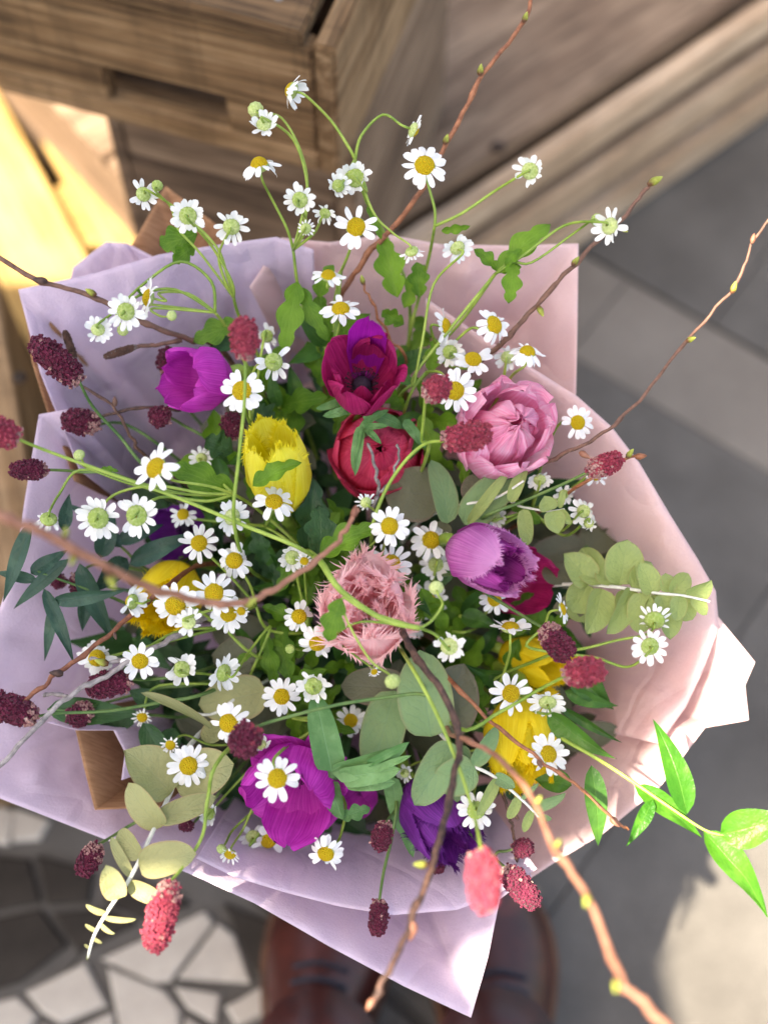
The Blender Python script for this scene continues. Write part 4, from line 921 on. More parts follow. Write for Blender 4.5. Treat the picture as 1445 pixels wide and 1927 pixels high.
def bloom(name, label, cat, base, tip, R, layers, stem=None, stemr=0.003, group=None, centre=None, stemmat='stem'):
    """layers: (profile, count, R scale, L scale, phi0, material, fringe, ruffle, wide, z offset)"""
    A, B = P(*base), P(*tip); ax = (B-A); L = ax.length; fr = frame(ax, 0, CU if abs(ax.normalized().dot(CU)) < 0.95 else CR).to_3x3()
    Rm = px(R, (base[2]+tip[2])/2)
    back = A - ax.normalized()*0.02
    pl = [tuple(A+ax.normalized()*0.002), tuple(back)]+[tuple(P(*q)) for q in (stem or [])]
    x0 = CX+(base[0]-CX)*0.8; y0 = CY+(base[1]-CY)*0.8
    pl += [tuple(P(*q)) for q in to_root(x0, y0, base[2]+0.02)]
    w = [Vector(q) for q in catmull(pl, 6)]
    t = thing(name, label, cat, w[-1], group)
    mb = MB(); tube(mb, w, stemr, 9); obj('stem', mb, M[stemmat], t, w[-1])
    sd = int(base[0]*7+base[1])
    for (tab, cnt, rs, ls, ph, mat, fg, rf, wd, zo) in layers:
        for k in range(cnt):
            sd += 1
            mt = mat[k % len(mat)] if isinstance(mat, (list, tuple)) else mat
            rr = random.Random(sd)
            petal_obj(t, fr, A+ax*zo, tab, ph+2*math.pi*k/cnt+rr.uniform(-.12, .12), Rm*rs*rr.uniform(.94, 1.05), L*ls*rr.uniform(.92, 1.05), M[mt], sd, fg, rf, 'petal', wd)
    if centre:
        mb = MB(); rc = Rm*centre
        lathe(mb, [(0.0001, rc*1.1), (rc*0.5, rc*1.0), (rc*0.85, rc*0.6), (rc, rc*0.1), (rc*0.5, -rc*0.2)], 16)
        rr = random.Random(sd)
        for k in range(70):
            w_ = k*2.39996; r1 = rc*(1.05+0.7*rr.random()); z1 = rc*(0.5+0.8*rr.random())
            p0 = Vector((math.cos(w_)*rc*0.9, math.sin(w_)*rc*0.9, 0)); p1 = Vector((math.cos(w_)*r1, math.sin(w_)*r1, z1))
            tube(mb, [p0, p0.lerp(p1, 0.5)+Vector((0, 0, rc*0.15)), p1], rc*0.035, 4)
            s = rc*0.10; mb.add([p1+Vector(q)*s for q in ((1, 0, 0), (-1, 0, 0), (0, 1, 0), (0, -1, 0), (0, 0, 1), (0, 0, -1))], [(0, 2, 4), (2, 1, 4), (1, 3, 4), (3, 0, 4), (2, 0, 5), (1, 2, 5), (3, 1, 5), (0, 3, 5)])
        mb.v = [tuple(fr @ Vector(v)+A+ax*0.16) for v in mb.v]; obj('stamens', mb, M['black'], t, t.location)
    return t
GT = 'tulips in the bouquet'; GA = 'anemones in the bouquet'
bloom('tulip', 'lemon yellow fringed tulip with a lobed leaf in front', 'tulip', (535, 945, .795), (505, 812, .745), 60,
      [(TUL, 3, 1, 1, .5, 'lemon', .05, .05, 1.05, 0), (TUL, 3, .90, 1.0, .5+math.pi/3, 'lemon', .07, .06, 1, 0)], None, .0034, GT)
bloom('tulip', 'salmon pink fringed tulip at the heart of the bouquet', 'tulip', (688, 1170, .785), (692, 1132, .738), 78,
      [(TULO, 3, 1.0, .80, .2, 'pink', .24, .16, 1.05, 0), (TUL, 3, .98, 1.0, 1.25, 'pink', .26, .16, .95, 0), (TUL, 4, .74, .98, .4, 'pink', .26, .24, .8, .02), (BALL, 3, .48, .92, .1, 'pink', .24, .24, .8, .04)], None, .0034, GT)
bloom('tulip', 'pale mauve fringed tulip lying sideways with a dark open mouth', 'tulip', (862, 1032, .775), (972, 1078, .722), 58,
      [(TUL, 3, 1.06, 1, 1.15, 'mauve', .05, .06, 1.05, 0), (TUL, 3, .86, .98, 1.15+math.pi/3, ['mauve2', 'mauve', 'mauve2'], .09, .14, 1, 0), (TULO, 4, .58, .9, 1.2, 'mauve2', .12, .25, .8, .02)], None, .0034, GT, .2)
bloom('tulip', 'deep violet fringed tulip nodding over the inner lilac paper', 'tulip', (785, 1475, .795), (862, 1598, .765), 66,
      [(TUL, 3, 1, 1, .3, 'purple', .08, .06, 1.05, 0), (TUL, 3, .9, .98, .3+math.pi/3, 'purple', .11, .12, 1, 0), (TUL, 3, .66, .92, .1, 'purple', .14, .2, .8, .02)], None, .0034, GT)
bloom('tulip', 'golden yellow fringed tulip in shade behind the dense daisies', 'tulip', (345, 1085, .825), (290, 1160, .785), 62,
      [(TUL, 3, 1, 1, .5, 'yellow', .10, .08, 1.05, 0), (TUL, 3, .88, .98, .5+math.pi/3, 'yellow', .13, .14, 1, 0), (TUL, 3, .6, .9, .2, 'yellow', .14, .2, .8, .02)], None, .0034, GT)
bloom('tulip', 'golden yellow tulip hanging down over the rosy paper', 'tulip', (972, 1325, .80), (985, 1470, .772), 68,
      [(TUL, 3, 1, 1, .9, 'yellow', .07, .06, 1.05, 0), (TUL, 3, .9, .98, .9+math.pi/3, 'yellow', .1, .1, 1, 0)], None, .0034, GT)
bloom('tulip', 'golden yellow tulip half hidden behind two crimson burnets', 'tulip', (950, 1225, .83), (1062, 1268, .80), 46,
      [(TULO, 3, 1, 1, .9, 'yellow', .05, .1, .9, 0), (TUL, 3, .9, .98, .9+math.pi/3, 'yellow', .06, .1, .9, 0)], None, .0034, GT)
bloom('peony_tulip', 'big rose pink double tulip with ruffled petals by the rolled paper rim', 'tulip', (915, 838, .815), (970, 800, .752), 86,
      [(CUP, 5, 1, .92, .2, 'rose', 0, .16, 1, 0), (CUP, 5, .86, 1.02, .8, 'rose', 0, .22, .9, 0), (BUD, 5, .70, 1.02, .3, 'rose', 0, .28, .9, .02), (BUD, 4, .50, 1.0, .1, 'rose', 0, .3, .9, .04), (BUD, 3, .32, 1.0, .5, 'rose', 0, .3, .9, .05)], None, .0036, GT)
bloom('ranunculus', 'cerise ranunculus with packed round petals under the crimson anemone', 'ranunculus', (712, 862, .835), (714, 846, .785), 82,
      [(CUP, 6, 1, .78, .1, 'cerise', 0, .08, 1, 0), (BALL, 6, .95, .90, .5, 'cerise', 0, .08, 1, 0), (BUD, 6, .84, .96, .2, 'cerise', 0, .08, 1, 0), (BUD, 5, .68, 1.02, .8, 'cerise', 0, .08, 1, 0), (BUD, 5, .52, 1.06, .3, 'cerise', 0, .08, 1, 0), (BUD, 4, .36, 1.09, .1, 'cerise', 0, .08, 1, 0), (BUD, 3, .2, 1.11, .4, 'cerise', 0, .06, 1, 0)], None, .0032)
bloom('anemone', 'crimson anemone cup with a black centre and one purple petal', 'anemone', (680, 735, .785), (686, 676, .742), 64,
      [(CUP, 1, 1.0, 1.4, -.08, 'wineout', 0, .12, .8, 0), (TULO, 4, .98, .95, .95, 'wine', 0, .18, 1.0, 0), (CUP, 3, .86, .80, 1.9, 'wine', 0, .2, .85, 0), (BALL, 1, .72, .60, 3.2, 'wine', 0, .1, .7, 0)], [(650, 830, .84), (640, 900, .88)], .0036, GA, .30)
bloom('anemone', 'magenta anemone seen from the side against the lilac paper', 'anemone', (425, 718, .80), (328, 712, .775), 60,
      [(CUP, 4, 1.0, 1, .3, 'magenta', 0, .1, 1.05, 0), (CUP, 4, .9, .95, 1.1, 'magenta', 0, .1, 1, 0)], None, .0034, GA, .25)
bloom('anemone', 'large magenta anemone with drooping silky petals under a daisy', 'anemone', (575, 1440, .795), (535, 1512, .752), 74,
      [(FLAT, 4, .90, 1.0, .5, 'magenta', 0, .10, 1.25, 0), (CUP, 3, 1.04, 1.12, 1.2, 'magenta', 0, .12, 1.2, 0)], None, .0036, GA, .22)
bloom('anemone', 'dark magenta anemone mostly hidden behind the mauve tulip', 'anemone', (930, 1085, .82), (1000, 1092, .79), 62,
      [(CUP, 5, 1, 1, .1, 'wine', 0, .1, 1, 0)], None, .0032, GA, .25)
bloom('anemone', 'violet anemone deep in the leaves beside the far yellow tulip', 'anemone', (360, 990, .84), (320, 1010, .815), 50,
      [(CUP, 5, 1, 1, .1, 'purple', 0, .1, 1, 0)], None, .0032, GA, .25)
bloom('anemone', 'dark magenta petals showing between the bract and the violet tulip', 'anemone', (690, 1478, .83), (660, 1512, .815), 36,
      [(CUP, 5, 1, 1, .1, 'magenta', 0, .1, 1, 0)], None, .0032, GA, .25)

# ---------------------------------------------------------------- green bracts of the anemones
def bract(label, stem, straps, d=0.76):
    t = stem_thing('anemone_bract', label, 'leaf', stem, 0.0035, M['bract'], 'green anemone bracts')
    for (b, tp, w) in straps: leaf(t, b, tp, w, M['bract'], 'strap', None, None, 'bract_lobe')
    return t
bract('broad folded green bract beside the drooping magenta anemone', [(622, 1452, .765), (640, 1440, .80)],
      [((625, 1452, .755), (595, 1318, .745), 58), ((625, 1455, .757), (762, 1415, .745), 46), ((640, 1462, .758), (742, 1452, .742), 44), ((650, 1470, .76), (735, 1480, .75), 30), ((690, 1440, .75), (760, 1402, .735), 16), ((700, 1450, .75), (765, 1425, .738), 14), ((620, 1470, .77), (640, 1540, .765), 40)])
bract('feathery green bract under the crimson anemone', [(690, 800, .775), (670, 860, .83)],
      [((685, 800, .775), (718, 770, .765), 14), ((685, 805, .775), (722, 800, .765), 14), ((685, 805, .775), (712, 826, .765), 14), ((680, 800, .775), (655, 880, .77), 16), ((680, 805, .775), (672, 890, .77), 14), ((690, 790, .775), (690, 762, .77), 14), ((660, 770, .775), (612, 782, .77), 18), ((640, 755, .78), (600, 770, .775), 16), ((700, 780, .775), (770, 800, .78), 24), ((760, 790, .785), (800, 840, .785), 20)])
bract('long green tulip leaf hanging beside the violet tulip', [(735, 1470, .79), (730, 1430, .82)], [((735, 1460, .785), (756, 1580, .775), 34), ((745, 1500, .79), (774, 1612, .785), 22)])

# ---------------------------------------------------------------- eucalyptus
def branch(name, label, cat, stem, leaves, stemmat, leafmat, kind, r=0.0014, group=None, root=True):
    t = stem_thing(name, label, cat, stem, lambda u: r*(0.55+0.8*u), M[stemmat], group, root)
    for lf in leaves:
        (bx, by, bd), (tx, ty, td), w = lf[:3]; m = M[lf[3]] if len(lf) > 3 and lf[3] else M[leafmat]
        fc = N(*lf[4]) if len(lf) > 4 else None
        leaf(t, (bx, by, bd), (tx, ty, td), w, m, kind, fc)
    return t
GE = 'eucalyptus branches in the bouquet'
branch('eucalyptus_branch', 'olive eucalyptus branch hanging over the crazy paving, tip in sun', 'eucalyptus',
       [(166, 1802, .715), (178, 1760, .715), (205, 1712, .716), (248, 1648, .72), (290, 1560, .735), (322, 1490, .752), (372, 1385, .785)],
       [((322, 1492, .75), (252, 1408, .742), 100), ((328, 1472, .752), (430, 1438, .745), 92), ((305, 1556, .735), (234, 1500, .722), 62), ((296, 1545, .736), (400, 1500, .735), 46), ((262, 1628, .722), (358, 1606, .712), 66),
        ((268, 1612, .726), (212, 1562, .735), 44), ((250, 1652, .722), (206, 1578, .732), 22), ((226, 1690, .716), (200, 1638, .71), 48), ((243, 1662, .72), (300, 1696, .715), 36),
        ((200, 1718, .715), (164, 1708, .71), 16), ((196, 1726, .715), (250, 1738, .712), 12), ((190, 1738, .715), (212, 1758, .71), 14), ((182, 1752, .715), (162, 1742, .712), 9), ((176, 1766, .715), (190, 1775, .713), 7), ((170, 1785, .715), (160, 1778, .714), 6), ((168, 1795, .715), (164, 1806, .714), 6)],
       'eucstem', 'olive', 'round', .0013, GE)
branch('eucalyptus_branch', 'yellow-green eucalyptus branch resting on the rosy paper', 'eucalyptus',
       [(1335, 1132, .762), (1290, 1122, .765), (1225, 1115, .77), (1150, 1104, .78), (1060, 1100, .80), (980, 1110, .84)],
       [((1108, 1098, .785), (1072, 1042, .78), 62), ((1105, 1100, .785), (1080, 1152, .785), 62), ((1165, 1100, .778), (1180, 1022, .772), 76), ((1132, 1108, .782), (1118, 1190, .775), 62), ((1188, 1108, .775), (1156, 1190, .765), 52),
        ((1228, 1118, .77), (1212, 1062, .765), 46), ((1208, 1115, .77), (1200, 1192, .765), 52), ((1242, 1118, .768), (1268, 1196, .762), 58), ((1292, 1122, .765), (1338, 1098, .76), 46), ((1278, 1122, .765), (1272, 1164, .758), 34), ((1300, 1126, .764), (1335, 1150, .76), 30), ((1255, 1115, .768), (1258, 1080, .766), 36), ((1110, 1090, .79), (1130, 1030, .80), 70, 'dusk'), ((1080, 1120, .79), (1060, 1180, .80), 60, 'dusk'), ((1150, 1104, .78), (1152, 1052, .784), 64), ((1190, 1110, .775), (1232, 1058, .778), 56), ((1235, 1118, .772), (1232, 1178, .77), 52), ((1095, 1100, .79), (1100, 1188, .795), 66), ((1262, 1120, .768), (1296, 1080, .768), 40), ((1175, 1106, .778), (1188, 1170, .78), 50), ((1270, 1122, .768), (1304, 1172, .766), 44), ((1060, 1100, .80), (1040, 1050, .805), 66, 'dusk'), ((1130, 1100, .782), (1090, 1030, .79), 58, 'lime')],
       'eucstem', 'lime', 'round', .0012, GE)
branch('eucalyptus_branch', 'grey-green eucalyptus leaves with a red rim below the ranunculus', 'eucalyptus',
       [(985, 905, .765), (930, 938, .775), (870, 950, .785), (820, 965, .80), (770, 1000, .84)],
       [((825, 935, .80), (726, 922, .795), 105, 'dusk'), ((842, 985, .785), (838, 868, .775), 54, 'euc'), ((872, 985, .785), (962, 892, .775), 72, 'euc'), ((880, 985, .78), (948, 898, .762), 22, 'lime'), ((960, 945, .77), (985, 880, .765), 26, 'lime'), ((838, 980, .79), (815, 1040, .80), 44, 'dusk'), ((900, 950, .785), (895, 890, .79), 60, 'dusk')],
       'eucstem', 'euc', 'round', .0011, GE)
branch('eucalyptus_branch', 'small yellow-green eucalyptus tip above the mauve tulip', 'eucalyptus',
       [(1062, 958, .762), (1030, 962, .765), (985, 955, .775), (930, 950, .80)],
       [((1040, 962, .762), (1048, 1000, .757), 40), ((1035, 960, .762), (1025, 935, .76), 36), ((1052, 960, .762), (1072, 985, .76), 18), ((985, 958, .772), (992, 1022, .765), 30), ((1052, 956, .762), (1060, 925, .76), 14)],
       'eucstem', 'lime', 'round', .0009, GE)
branch('eucalyptus_branch', 'large veined eucalyptus leaves in front of the violet tulip', 'eucalyptus',
       [(1015, 1540, .752), (985, 1508, .752), (930, 1462, .756), (886, 1438, .76), (845, 1400, .77), (800, 1340, .80)],
       [((812, 1386, .765), (786, 1240, .752), 106), ((742, 1300, .78), (702, 1445, .762), 84), ((820, 1378, .78), (872, 1262, .772), 110, 'dusk'), ((852, 1398, .762), (788, 1510, .750), 72), ((892, 1440, .758), (826, 1488, .750), 76), ((890, 1440, .758), (938, 1378, .752), 34),
        ((770, 1300, .79), (640, 1282, .785), 74, 'dusk'), ((860, 1400, .775), (860, 1500, .76), 56, 'euc'), ((935, 1465, .755), (905, 1530, .745), 24, 'lime'), ((930, 1460, .756), (965, 1480, .75), 26, 'euc'), ((980, 1505, .752), (1010, 1478, .748), 10, 'euc'), ((998, 1520, .752), (1062, 1500, .748), 28), ((1000, 1525, .752), (985, 1565, .749), 18, 'lime'), ((1010, 1535, .752), (1036, 1542, .75), 14), ((975, 1500, .753), (960, 1545, .75), 22, 'lime')],
       'eucstem', 'euc', 'round', .0012, GE)
branch('eucalyptus_branch', 'brownish olive eucalyptus leaves among the lower daisies', 'eucalyptus',
       [(330, 1330, .775), (395, 1345, .785), (450, 1310, .79), (520, 1270, .83)],
       [((500, 1300, .79), (382, 1330, .782), 88, 'olive'), ((480, 1250, .80), (400, 1222, .80), 80, 'dusk'), ((398, 1372, .765), (290, 1290, .75), 26, 'olive', (.6, .7)), ((390, 1400, .78), (425, 1345, .79), 50, 'olive'), ((470, 1360, .80), (530, 1350, .81), 60, 'dusk')],
       'eucstem', 'olive', 'round', .0012, GE)

# ---------------------------------------------------------------- ruscus
GR = 'leafy ruscus stems in the bouquet'
branch('ruscus_stem', 'dark blue-green ruscus stem with narrow leaves hanging over the lilac paper', 'leafy stem',
       [(72, 1075, .772), (140, 1100, .78), (200, 1120, .79), (300, 1150, .83)],
       [((60, 985, .765), (0, 1128, .76), 38), ((130, 1052, .775), (14, 1146, .765), 30), ((98, 1132, .77), (228, 1118, .755), 32), ((84, 1108, .772), (136, 1236, .76), 32), ((108, 1125, .776), (80, 1240, .77), 28), ((70, 1090, .775), (-10, 1078, .77), 26), ((150, 1060, .78), (205, 1205, .785), 46), ((120, 1000, .785), (130, 930, .79), 30), ((60, 1080, .774), (120, 1036, .77), 34), ((170, 1110, .79), (150, 1190, .79), 34)], 'dstem', 'druscus', 'lance', .0011, GR)
branch('ruscus_stem', 'dark blue-green ruscus stem deep behind the far yellow tulip', 'leafy stem',
       [(170, 985, .80), (230, 1030, .81), (300, 1080, .84)],
       [((245, 1062, .80), (362, 998, .79), 42), ((230, 1030, .805), (140, 940, .79), 36), ((190, 1050, .80), (215, 960, .79), 44), ((240, 1050, .81), (180, 1110, .80), 46), ((220, 1020, .805), (300, 985, .80), 36)], 'dstem', 'druscus', 'lance', .0011, GR)
branch('ruscus_stem', 'dark ruscus stem lying on the broad lilac sheet under the burnets', 'leafy stem',
       [(90, 1335, .79), (180, 1340, .79), (280, 1345, .80), (380, 1340, .84)],
       [((90, 1335, .79), (258, 1345, .785), 58), ((270, 1360, .79), (330, 1470, .785), 54), ((260, 1340, .80), (180, 1380, .80), 40), ((330, 1370, .80), (300, 1440, .80), 50), ((300, 1330, .80), (240, 1290, .80), 44)], 'dstem', 'dkleaf', 'lance', .0011, GR)
branch('ruscus_stem', 'glossy ruscus stem with bright sunlit leaves reaching out over the grey concrete', 'leafy stem',
       [(1362, 1572, .728), (1325, 1562, .73), (1268, 1525, .735), (1200, 1478, .742), (1130, 1432, .752), (1040, 1380, .775), (960, 1330, .82)],
       [((1194, 1478, .742), (1322, 1566, .735), 46, 'bruscus'), ((1228, 1505, .738), (1186, 1588, .728), 32, 'bruscus'), ((1292, 1532, .732), (1262, 1364, .722), 58, 'bruscus'), ((1355, 1572, .728), (1480, 1538, .715), 82, 'bruscus'), ((1322, 1564, .73), (1462, 1706, .715), 64, 'bruscus'),
        ((1028, 1342, .775), (1142, 1432, .755), 50), ((1050, 1330, .775), (1162, 1398, .765), 20), ((1112, 1440, .755), (1139, 1608, .748), 48), ((1074, 1250, .79), (1148, 1342, .785), 62), ((1075, 1478, .765), (1008, 1465, .77), 52), ((1062, 1300, .79), (1160, 1338, .785), 34), ((940, 1385, .775), (1060, 1400, .765), 40)], 'stem', 'ruscus', 'lance', .0011, GR)
# filler greenery that closes the middle of the bunch, deep shade put into its greens
rf = random.Random(5)
ring = []
for k in range(54):
    a = k*2.39996; r = 35+430*math.sqrt((k+0.5)/54)
    ring.append((695+r*math.cos(a)*0.98, 1150+r*math.sin(a)*0.93, r))
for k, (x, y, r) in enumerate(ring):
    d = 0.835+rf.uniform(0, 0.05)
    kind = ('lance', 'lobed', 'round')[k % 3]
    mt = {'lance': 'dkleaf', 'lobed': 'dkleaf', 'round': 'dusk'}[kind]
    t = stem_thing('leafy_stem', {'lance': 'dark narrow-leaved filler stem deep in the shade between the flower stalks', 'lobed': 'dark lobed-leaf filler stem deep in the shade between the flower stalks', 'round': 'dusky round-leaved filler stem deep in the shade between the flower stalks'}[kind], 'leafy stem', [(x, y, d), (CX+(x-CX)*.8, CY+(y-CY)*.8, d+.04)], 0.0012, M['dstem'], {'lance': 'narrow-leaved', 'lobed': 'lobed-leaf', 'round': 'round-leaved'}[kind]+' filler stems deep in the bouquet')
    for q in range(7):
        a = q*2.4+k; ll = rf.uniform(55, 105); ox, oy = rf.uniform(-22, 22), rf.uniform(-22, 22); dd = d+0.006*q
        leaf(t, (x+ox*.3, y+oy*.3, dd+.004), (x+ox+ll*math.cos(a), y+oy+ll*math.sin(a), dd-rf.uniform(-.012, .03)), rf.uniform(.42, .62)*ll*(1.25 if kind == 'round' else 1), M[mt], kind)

TUFT = ['behind the lemon yellow tulip', 'between the lemon tulip and the side-on magenta anemone', 'below the lemon tulip on the lilac paper side', 'above the crimson anemone', 'above the golden tulip half hidden by burnets',
        'between the salmon-pink and mauve tulips', 'beside the hanging crimson burnet', 'above the salmon-pink tulip', 'under the end of the curved blurred twig', 'among the lower daisies below the curved twig', 'behind the feathery bract',
        'left of the rose-pink double tulip', 'beside the cerise ranunculus', 'between the lemon tulip and the crimson anemone', 'under the salmon-pink tulip', 'beside the large veined eucalyptus leaves', 'under the dark magenta anemone', 'behind the upright side-on daisy',
        'under the broad petals of the crimson anemone', 'below the lemon tulip on the salmon tulip side', 'behind the thick pale chamomile stem', 'behind the dense daisies of the curved twig']
for k, (x, y) in enumerate([(480, 872), (405, 858), (385, 935), (612, 652), (905, 1232), (868, 1160), (1002, 1205), (645, 1000), (552, 1100), (470, 1225), (742, 705), (872, 770), (800, 790), (525, 765), (652, 1245), (852, 1335), (1046, 1180), (955, 1278), (560, 760), (600, 980), (770, 1110), (480, 1010)]):
    d = .808+rf.uniform(0, .02)
    t = stem_thing('leaf_tuft', 'fresh green lobed leaf tuft '+TUFT[k], 'leafy stem', [(x, y, d), (CX+(x-CX)*.85, CY+(y-CY)*.85, d+.05)], 0.0011, M['stem'], 'fresh leaf tufts between the blooms')
    for q in range(4):
        a = q*1.7+k*1.3; ll = rf.uniform(48, 82)
        leaf(t, (x, y, d+.004*q), (x+ll*math.cos(a), y+ll*math.sin(a), d-rf.uniform(-.004, .022)), ll*rf.uniform(.45, .65), M['chleaf'] if q % 3 else M['ruscus'], 'lobed' if q % 3 else 'lance')

# ---------------------------------------------------------------- twigs
def twig(label, paths, mat, buds=(), cat='twig', group='bare budding twigs in the bouquet', root=True, catkins=()):
    """paths: list of (points (x,y,d), r0, r1 in px); the first one carries on to the binding"""
    pts, r0, r1 = paths[0]
    pl = list(pts)
    nr = len(pl)
    if root: pl = pl + to_root(*pl[-1])
    w = stem_pts(pl, 7); t = thing('twig', label, cat, w[-1], group)
    seed = int(pts[0][0]*3+pts[0][1])
    def build(name, w, rs, re, frac):
        mb = MB(); n = len(w)
        ww = [Vector(p)+Vector((noise.noise(Vector((i*0.45, seed, 1))), noise.noise(Vector((i*0.45, seed, 5))), noise.noise(Vector((i*0.45, seed, 9)))))*0.0017 for i, p in enumerate(w)]
        def r(u):
            q = min(1, u/frac); b = rs+(re-rs)*q
            return b*(1+0.22*noise.noise(Vector((u*80, seed, 3)))+0.40*max(0, math.sin(u*47+seed))**14)
        tube(mb, ww, r, 8); return obj(name, mb, M[mat], t, t.location)
    dm = sum(p[2] for p in pts)/len(pts)
    build('stem', w, px(r0, pts[0][2]), px(r1, pts[-1][2]), len(pts)/len(pl))
    for (pp, a, b) in paths[1:]: build('side_twig', stem_pts(pp, 7), px(a, pp[0][2]), px(b, pp[-1][2]), 1.0)
    for bd in buds:
        x, y, d, dx, dy, s = bd[:6]; m = bd[6] if len(bd) > 6 else 'bud'
        dv = (CR*dx+CU*dy-CF*0.15).normalized(); L = px(s*R_.uniform(.8, 1.0), d); mb = MB()
        lathe(mb, [(L*.10, 0), (L*.22, L*.22), (L*.26, L*.42), (L*.20, L*.68), (L*.09, L*.9), (L*.01, L*1.0)], 9, 0)
        # two overlapping scales
        for sg in (1, -1):
            rows = [[(sg*(L*.27*math.sin(math.pi*min(1, .15+u*.8))*math.cos(v)+L*.02), L*.25*math.sin(math.pi*min(1, .15+u*.8))*math.sin(v), L*u*.8) for v in (-1.1, -.5, 0, .5, 1.1)] for u in (0, .25, .5, .75, 1)]
            grid(mb, rows)
        o = obj('bud', mb, M[m], t); o.matrix_local = Matrix.Translation(P(x, y, d)-t.location) @ frame(dv, seed)
    for (x0, y0, x1, y1, d, wd) in catkins:
        A, B = P(x0, y0, d), P(x1, y1, d-.004); o = new('catkin', burnet_mesh('catkin', (B-A).length, px(wd, d), (M['twig'], M['twiggrey']), x0, .1), None, t)
        o.matrix_local = Matrix.Translation(A-t.location) @ frame(B-A)
    return t
twig('blurred thick twig curving across the daisies from the plank box side', [([(-40, 955, .565), (40, 985, .57), (120, 1022, .58), (240, 1088, .60), (350, 1126, .625), (440, 1136, .645), (500, 1118, .66), (560, 1080, .675), (620, 1030, .685), (672, 960, .69)][::-1][0:1] and
      [(672, 958, .69), (655, 990, .688), (625, 1030, .685), (560, 1080, .675), (500, 1118, .665), (440, 1136, .655), (350, 1126, .64), (240, 1088, .61), (120, 1022, .585), (40, 985, .575), (-40, 955, .57)], 4, 10)], 'twigtan',
     [(205, 1078, .60, .35, -.9, 34), (142, 1042, .59, -.3, -.9, 28), (122, 1014, .585, .2, .95, 26), (458, 1142, .66, .8, .5, 34), (664, 975, .69, .25, .9, 30, 'twigtan')], root=False)
twig('slender brown twig with green buds rising past the wide-open daisy', [([(1006, -30, .78), (985, 40, .78), (908, 142, .78), (842, 268, .785), (772, 388, .79), (690, 482, .80), (640, 560, .81), (600, 650, .83)], 3.5, 6)], 'twigred',
     [(985, 42, .778, .3, .9, 22), (902, 142, .778, .15, .95, 24), (836, 272, .782, .3, .9, 22)])
twig('thin twig with a green tip bud behind the square pink paper corner', [([(1240, 334, .77), (1222, 346, .77), (1178, 402, .772), (1085, 492, .778), (1012, 572, .782), (950, 640, .79), (872, 722, .82)], 3, 5.5)], 'twig',
     [(1218, 348, .768, .85, .45, 34), (1168, 432, .77, .5, -.2, 16), (1076, 500, .776, .6, .8, 24), (1012, 575, .78, .4, -.9, 30)])
twig('long orange-brown twig arching out over the grey slabs', [([(1462, 395, .73), (1418, 452, .735), (1380, 540, .74), (1296, 636, .75), (1200, 755, .76), (1122, 824, .765), (1030, 868, .775), (940, 925, .80)], 2.2, 4.2)], 'twig',
     [(1414, 458, .733, .2, .95, 24, 'twigtan'), (1376, 552, .738, .3, .9, 26), (1290, 642, .748, .8, .3, 22), (1090, 850, .767, .6, -.4, 24, 'twigtan')])
twig('dark twig with catkins crossing the pointed lilac paper corner', [([(-30, 462, .775), (65, 524, .778), (170, 556, .782), (250, 598, .787), (345, 636, .80), (430, 675, .83)], 4.5, 5.5), ([(343, 640, .80), (300, 648, .798), (258, 652, .795)], 4, 4)], 'twig',
     [(90, 530, .776, -.8, .1, 30, 'twig'), (182, 556, .78, -.7, .4, 24)], catkins=((258, 652, 196, 672, .793, 15), (142, 678, 122, 622, .79, 15)))
twig('thin dark twig behind the largest burnet spike', [([(150, 722, .79), (218, 770, .795), (250, 828, .80), (292, 872, .82)], 2.5, 3.5), ([(340, 772, .81), (260, 768, .80), (175, 788, .80)], 3, 3)], 'twig', [(217, 765, .792, 0, 1, 20, 'twig')])
twig('reddish twig running from the far yellow tulip to the lilac paper edge', [([(-30, 1378, .735), (40, 1325, .738), (100, 1275, .742), (180, 1215, .75), (260, 1148, .76), (320, 1100, .775), (400, 1060, .82)], 4, 5)], 'twigred',
     [(120, 1268, .742, -.9, .1, 30, 'twig'), (215, 1190, .752, .3, -.8, 18, 'twig')])
twig('forked grey twig above the plump dark burnet', [([(-20, 1462, .725), (60, 1378, .73), (128, 1312, .74), (200, 1272, .75), (262, 1232, .758), (330, 1200, .77), (420, 1150, .80)], 4.5, 5.5), ([(128, 1310, .742), (95, 1306, .743), (84, 1308, .744)], 3.5, 3), ([(255, 1238, .757), (210, 1246, .755), (170, 1238, .752)], 5, 3)], 'twiggrey',
     [(205, 1250, .752, -.9, .3, 34)])
twig('knobbly dark twig forking over the large eucalyptus leaves down to the shoes', [([(696, 1895, .615), (730, 1832, .62), (778, 1722, .635), (822, 1600, .655), (850, 1478, .675), (864, 1388, .69), (832, 1302, .70), (786, 1242, .715), (756, 1185, .74), (740, 1160, .80)], 6, 6.5)], 'twig',
     [(806, 1628, .648, -.95, .1, 38), (778, 1735, .632, -.2, -.95, 40, 'twigtan'), (702, 1880, .615, -.5, -.85, 26, 'twigtan')])
twig('thick sunlit tan twig running down over the concrete', [([(1275, 1960, .52), (1215, 1892, .53), (1165, 1838, .54), (1108, 1692, .565), (1040, 1592, .59), (1000, 1500, .62), (930, 1420, .66), (866, 1388, .69), (840, 1370, .76)], 8.5, 4)], 'twigtan',
     [(1160, 1840, .535, -.1, -.9, 32), (1106, 1680, .56, -.2, -.9, 28), (1044, 1596, .588, .4, .7, 22), (1008, 1515, .615, .4, .8, 24)])
twig('thin reddish twig pointing at the sunlit ruscus leaves', [([(1182, 1562, .735), (1150, 1538, .735), (1090, 1482, .738), (1000, 1418, .742), (915, 1350, .75), (830, 1262, .775)], 2.2, 4.5)], 'twigred', [(1148, 1538, .735, .7, -.7, 28, 'twigtan'), (1012, 1430, .74, .2, -.5, 20, 'twig')])
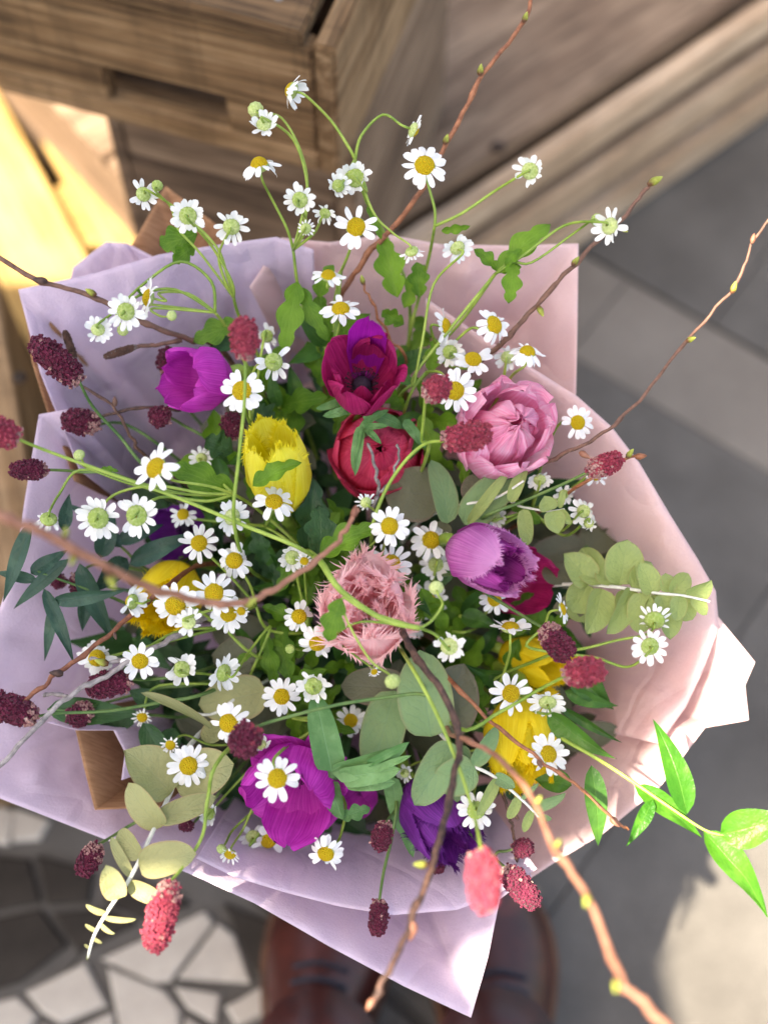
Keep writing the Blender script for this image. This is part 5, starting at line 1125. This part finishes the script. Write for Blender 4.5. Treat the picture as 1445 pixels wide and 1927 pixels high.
twig('grey forked twig in front of the cerise ranunculus', [([(694, 835, .765), (706, 880, .765), (712, 925, .77), (700, 965, .79)], 3, 4), ([(748, 838, .765), (750, 860, .766), (735, 905, .768), (712, 928, .77)], 2.4, 3)], 'twiggrey', [])
twig('short twig with a fresh green bud beside the crimson burnet', [([(1212, 856, .765), (1180, 862, .765), (1140, 882, .77), (1050, 940, .80)], 2.4, 3.5)], 'twigred', [(1178, 862, .764, .6, .8, 26), (1194, 860, .764, .9, .1, 24, 'twigred')])
twig('thin dark twig hanging below the violet tulip', [([(972, 1618, .775), (965, 1570, .775), (958, 1530, .778), (930, 1460, .79), (900, 1400, .83)], 2.6, 3.5)], 'twig', [(972, 1600, .774, 0, -1, 28, 'twig'), (966, 1530, .775, .6, -.8, 20, 'twig')])
twig('thin brown twig with a bud between the crimson anemone and the pink paper', [([(682, 530, .80), (700, 570, .80), (735, 640, .81), (765, 700, .83)], 2.2, 3)], 'twigred', [(684, 536, .798, -.2, .95, 20)])

# ---------------------------------------------------------------- added, unseen awning overhead (out of the frame) that shades the bouquet
def blocker(polys, z=2.3):
    root = thing('sun_blocker', 'added unseen awning overhead that shades the bouquet', 'blocker', Vector((0, 0, z)))
    for q in polys:
        mb = MB(); mb.add([(x, y, 0) for x, y in q], [tuple(range(len(q)))])
        o = obj('blocker_panel', mb, M['canvas'], root, None, False)
        s = o.modifiers.new('thickness', 'SOLIDIFY'); s.thickness = 0.003
    for (x, y) in ((-1.72, -0.86), (-1.72, 0.27), (-1.03, 1.17)):
        mb = MB(); tube(mb, [(x, y, -z), (x, y, -z*0.5), (x, y, -0.002)], 0.02, 12); obj('blocker_pole', mb, M['nail'], root)
    return root
BLOCKER_Z = 2.3
def blocker_xy(x, y, d=None, z=None):
    """where the sun ray to a point of the scene crosses the awning"""
    p = P(x, y, d) if d else G(x, y, z); s = (BLOCKER_Z-p.z)/SUN_DIR.z; q = p+SUN_DIR*s; return (q.x, q.y)
BLOCKER_POLYS = [  # outline and gaps cut to let sun onto chosen parts only
    [(-1.75, 0.30), (-1.75, -0.254), (-0.905, -0.254), (-0.875, -0.246), (-0.845, -0.254), (-0.70, -0.262), (-0.66, -0.248), (-0.63, -0.205), (-0.592, -0.175), (-0.575, -0.14), (-0.552, -0.10), (-0.545, 0.0), (-0.52, 0.30)],
    [(-1.06, 0.30), (-0.52, 0.30), (-0.42, 1.2), (-1.06, 1.2)],
    [(-1.75, -0.254), (-1.75, -0.302), (-0.905, -0.302), (-0.905, -0.254)],
    [(-0.905, -0.254), (-0.905, -0.276), (-0.88, -0.270), (-0.845, -0.268), (-0.845, -0.254), (-0.875, -0.246)],
    [(-0.845, -0.254), (-0.845, -0.302), (-0.705, -0.302), (-0.70, -0.262)],
    [(-1.75, -0.302), (-1.75, -0.9), (-0.72, -0.9), (-0.726, -0.42), (-0.735, -0.35), (-0.726, -0.338), (-0.738, -0.33), (-0.75, -0.322), (-0.742, -0.312), (-0.73, -0.308), (-0.705, -0.302)]]
if BLOCKER_POLYS: blocker(BLOCKER_POLYS, BLOCKER_Z)
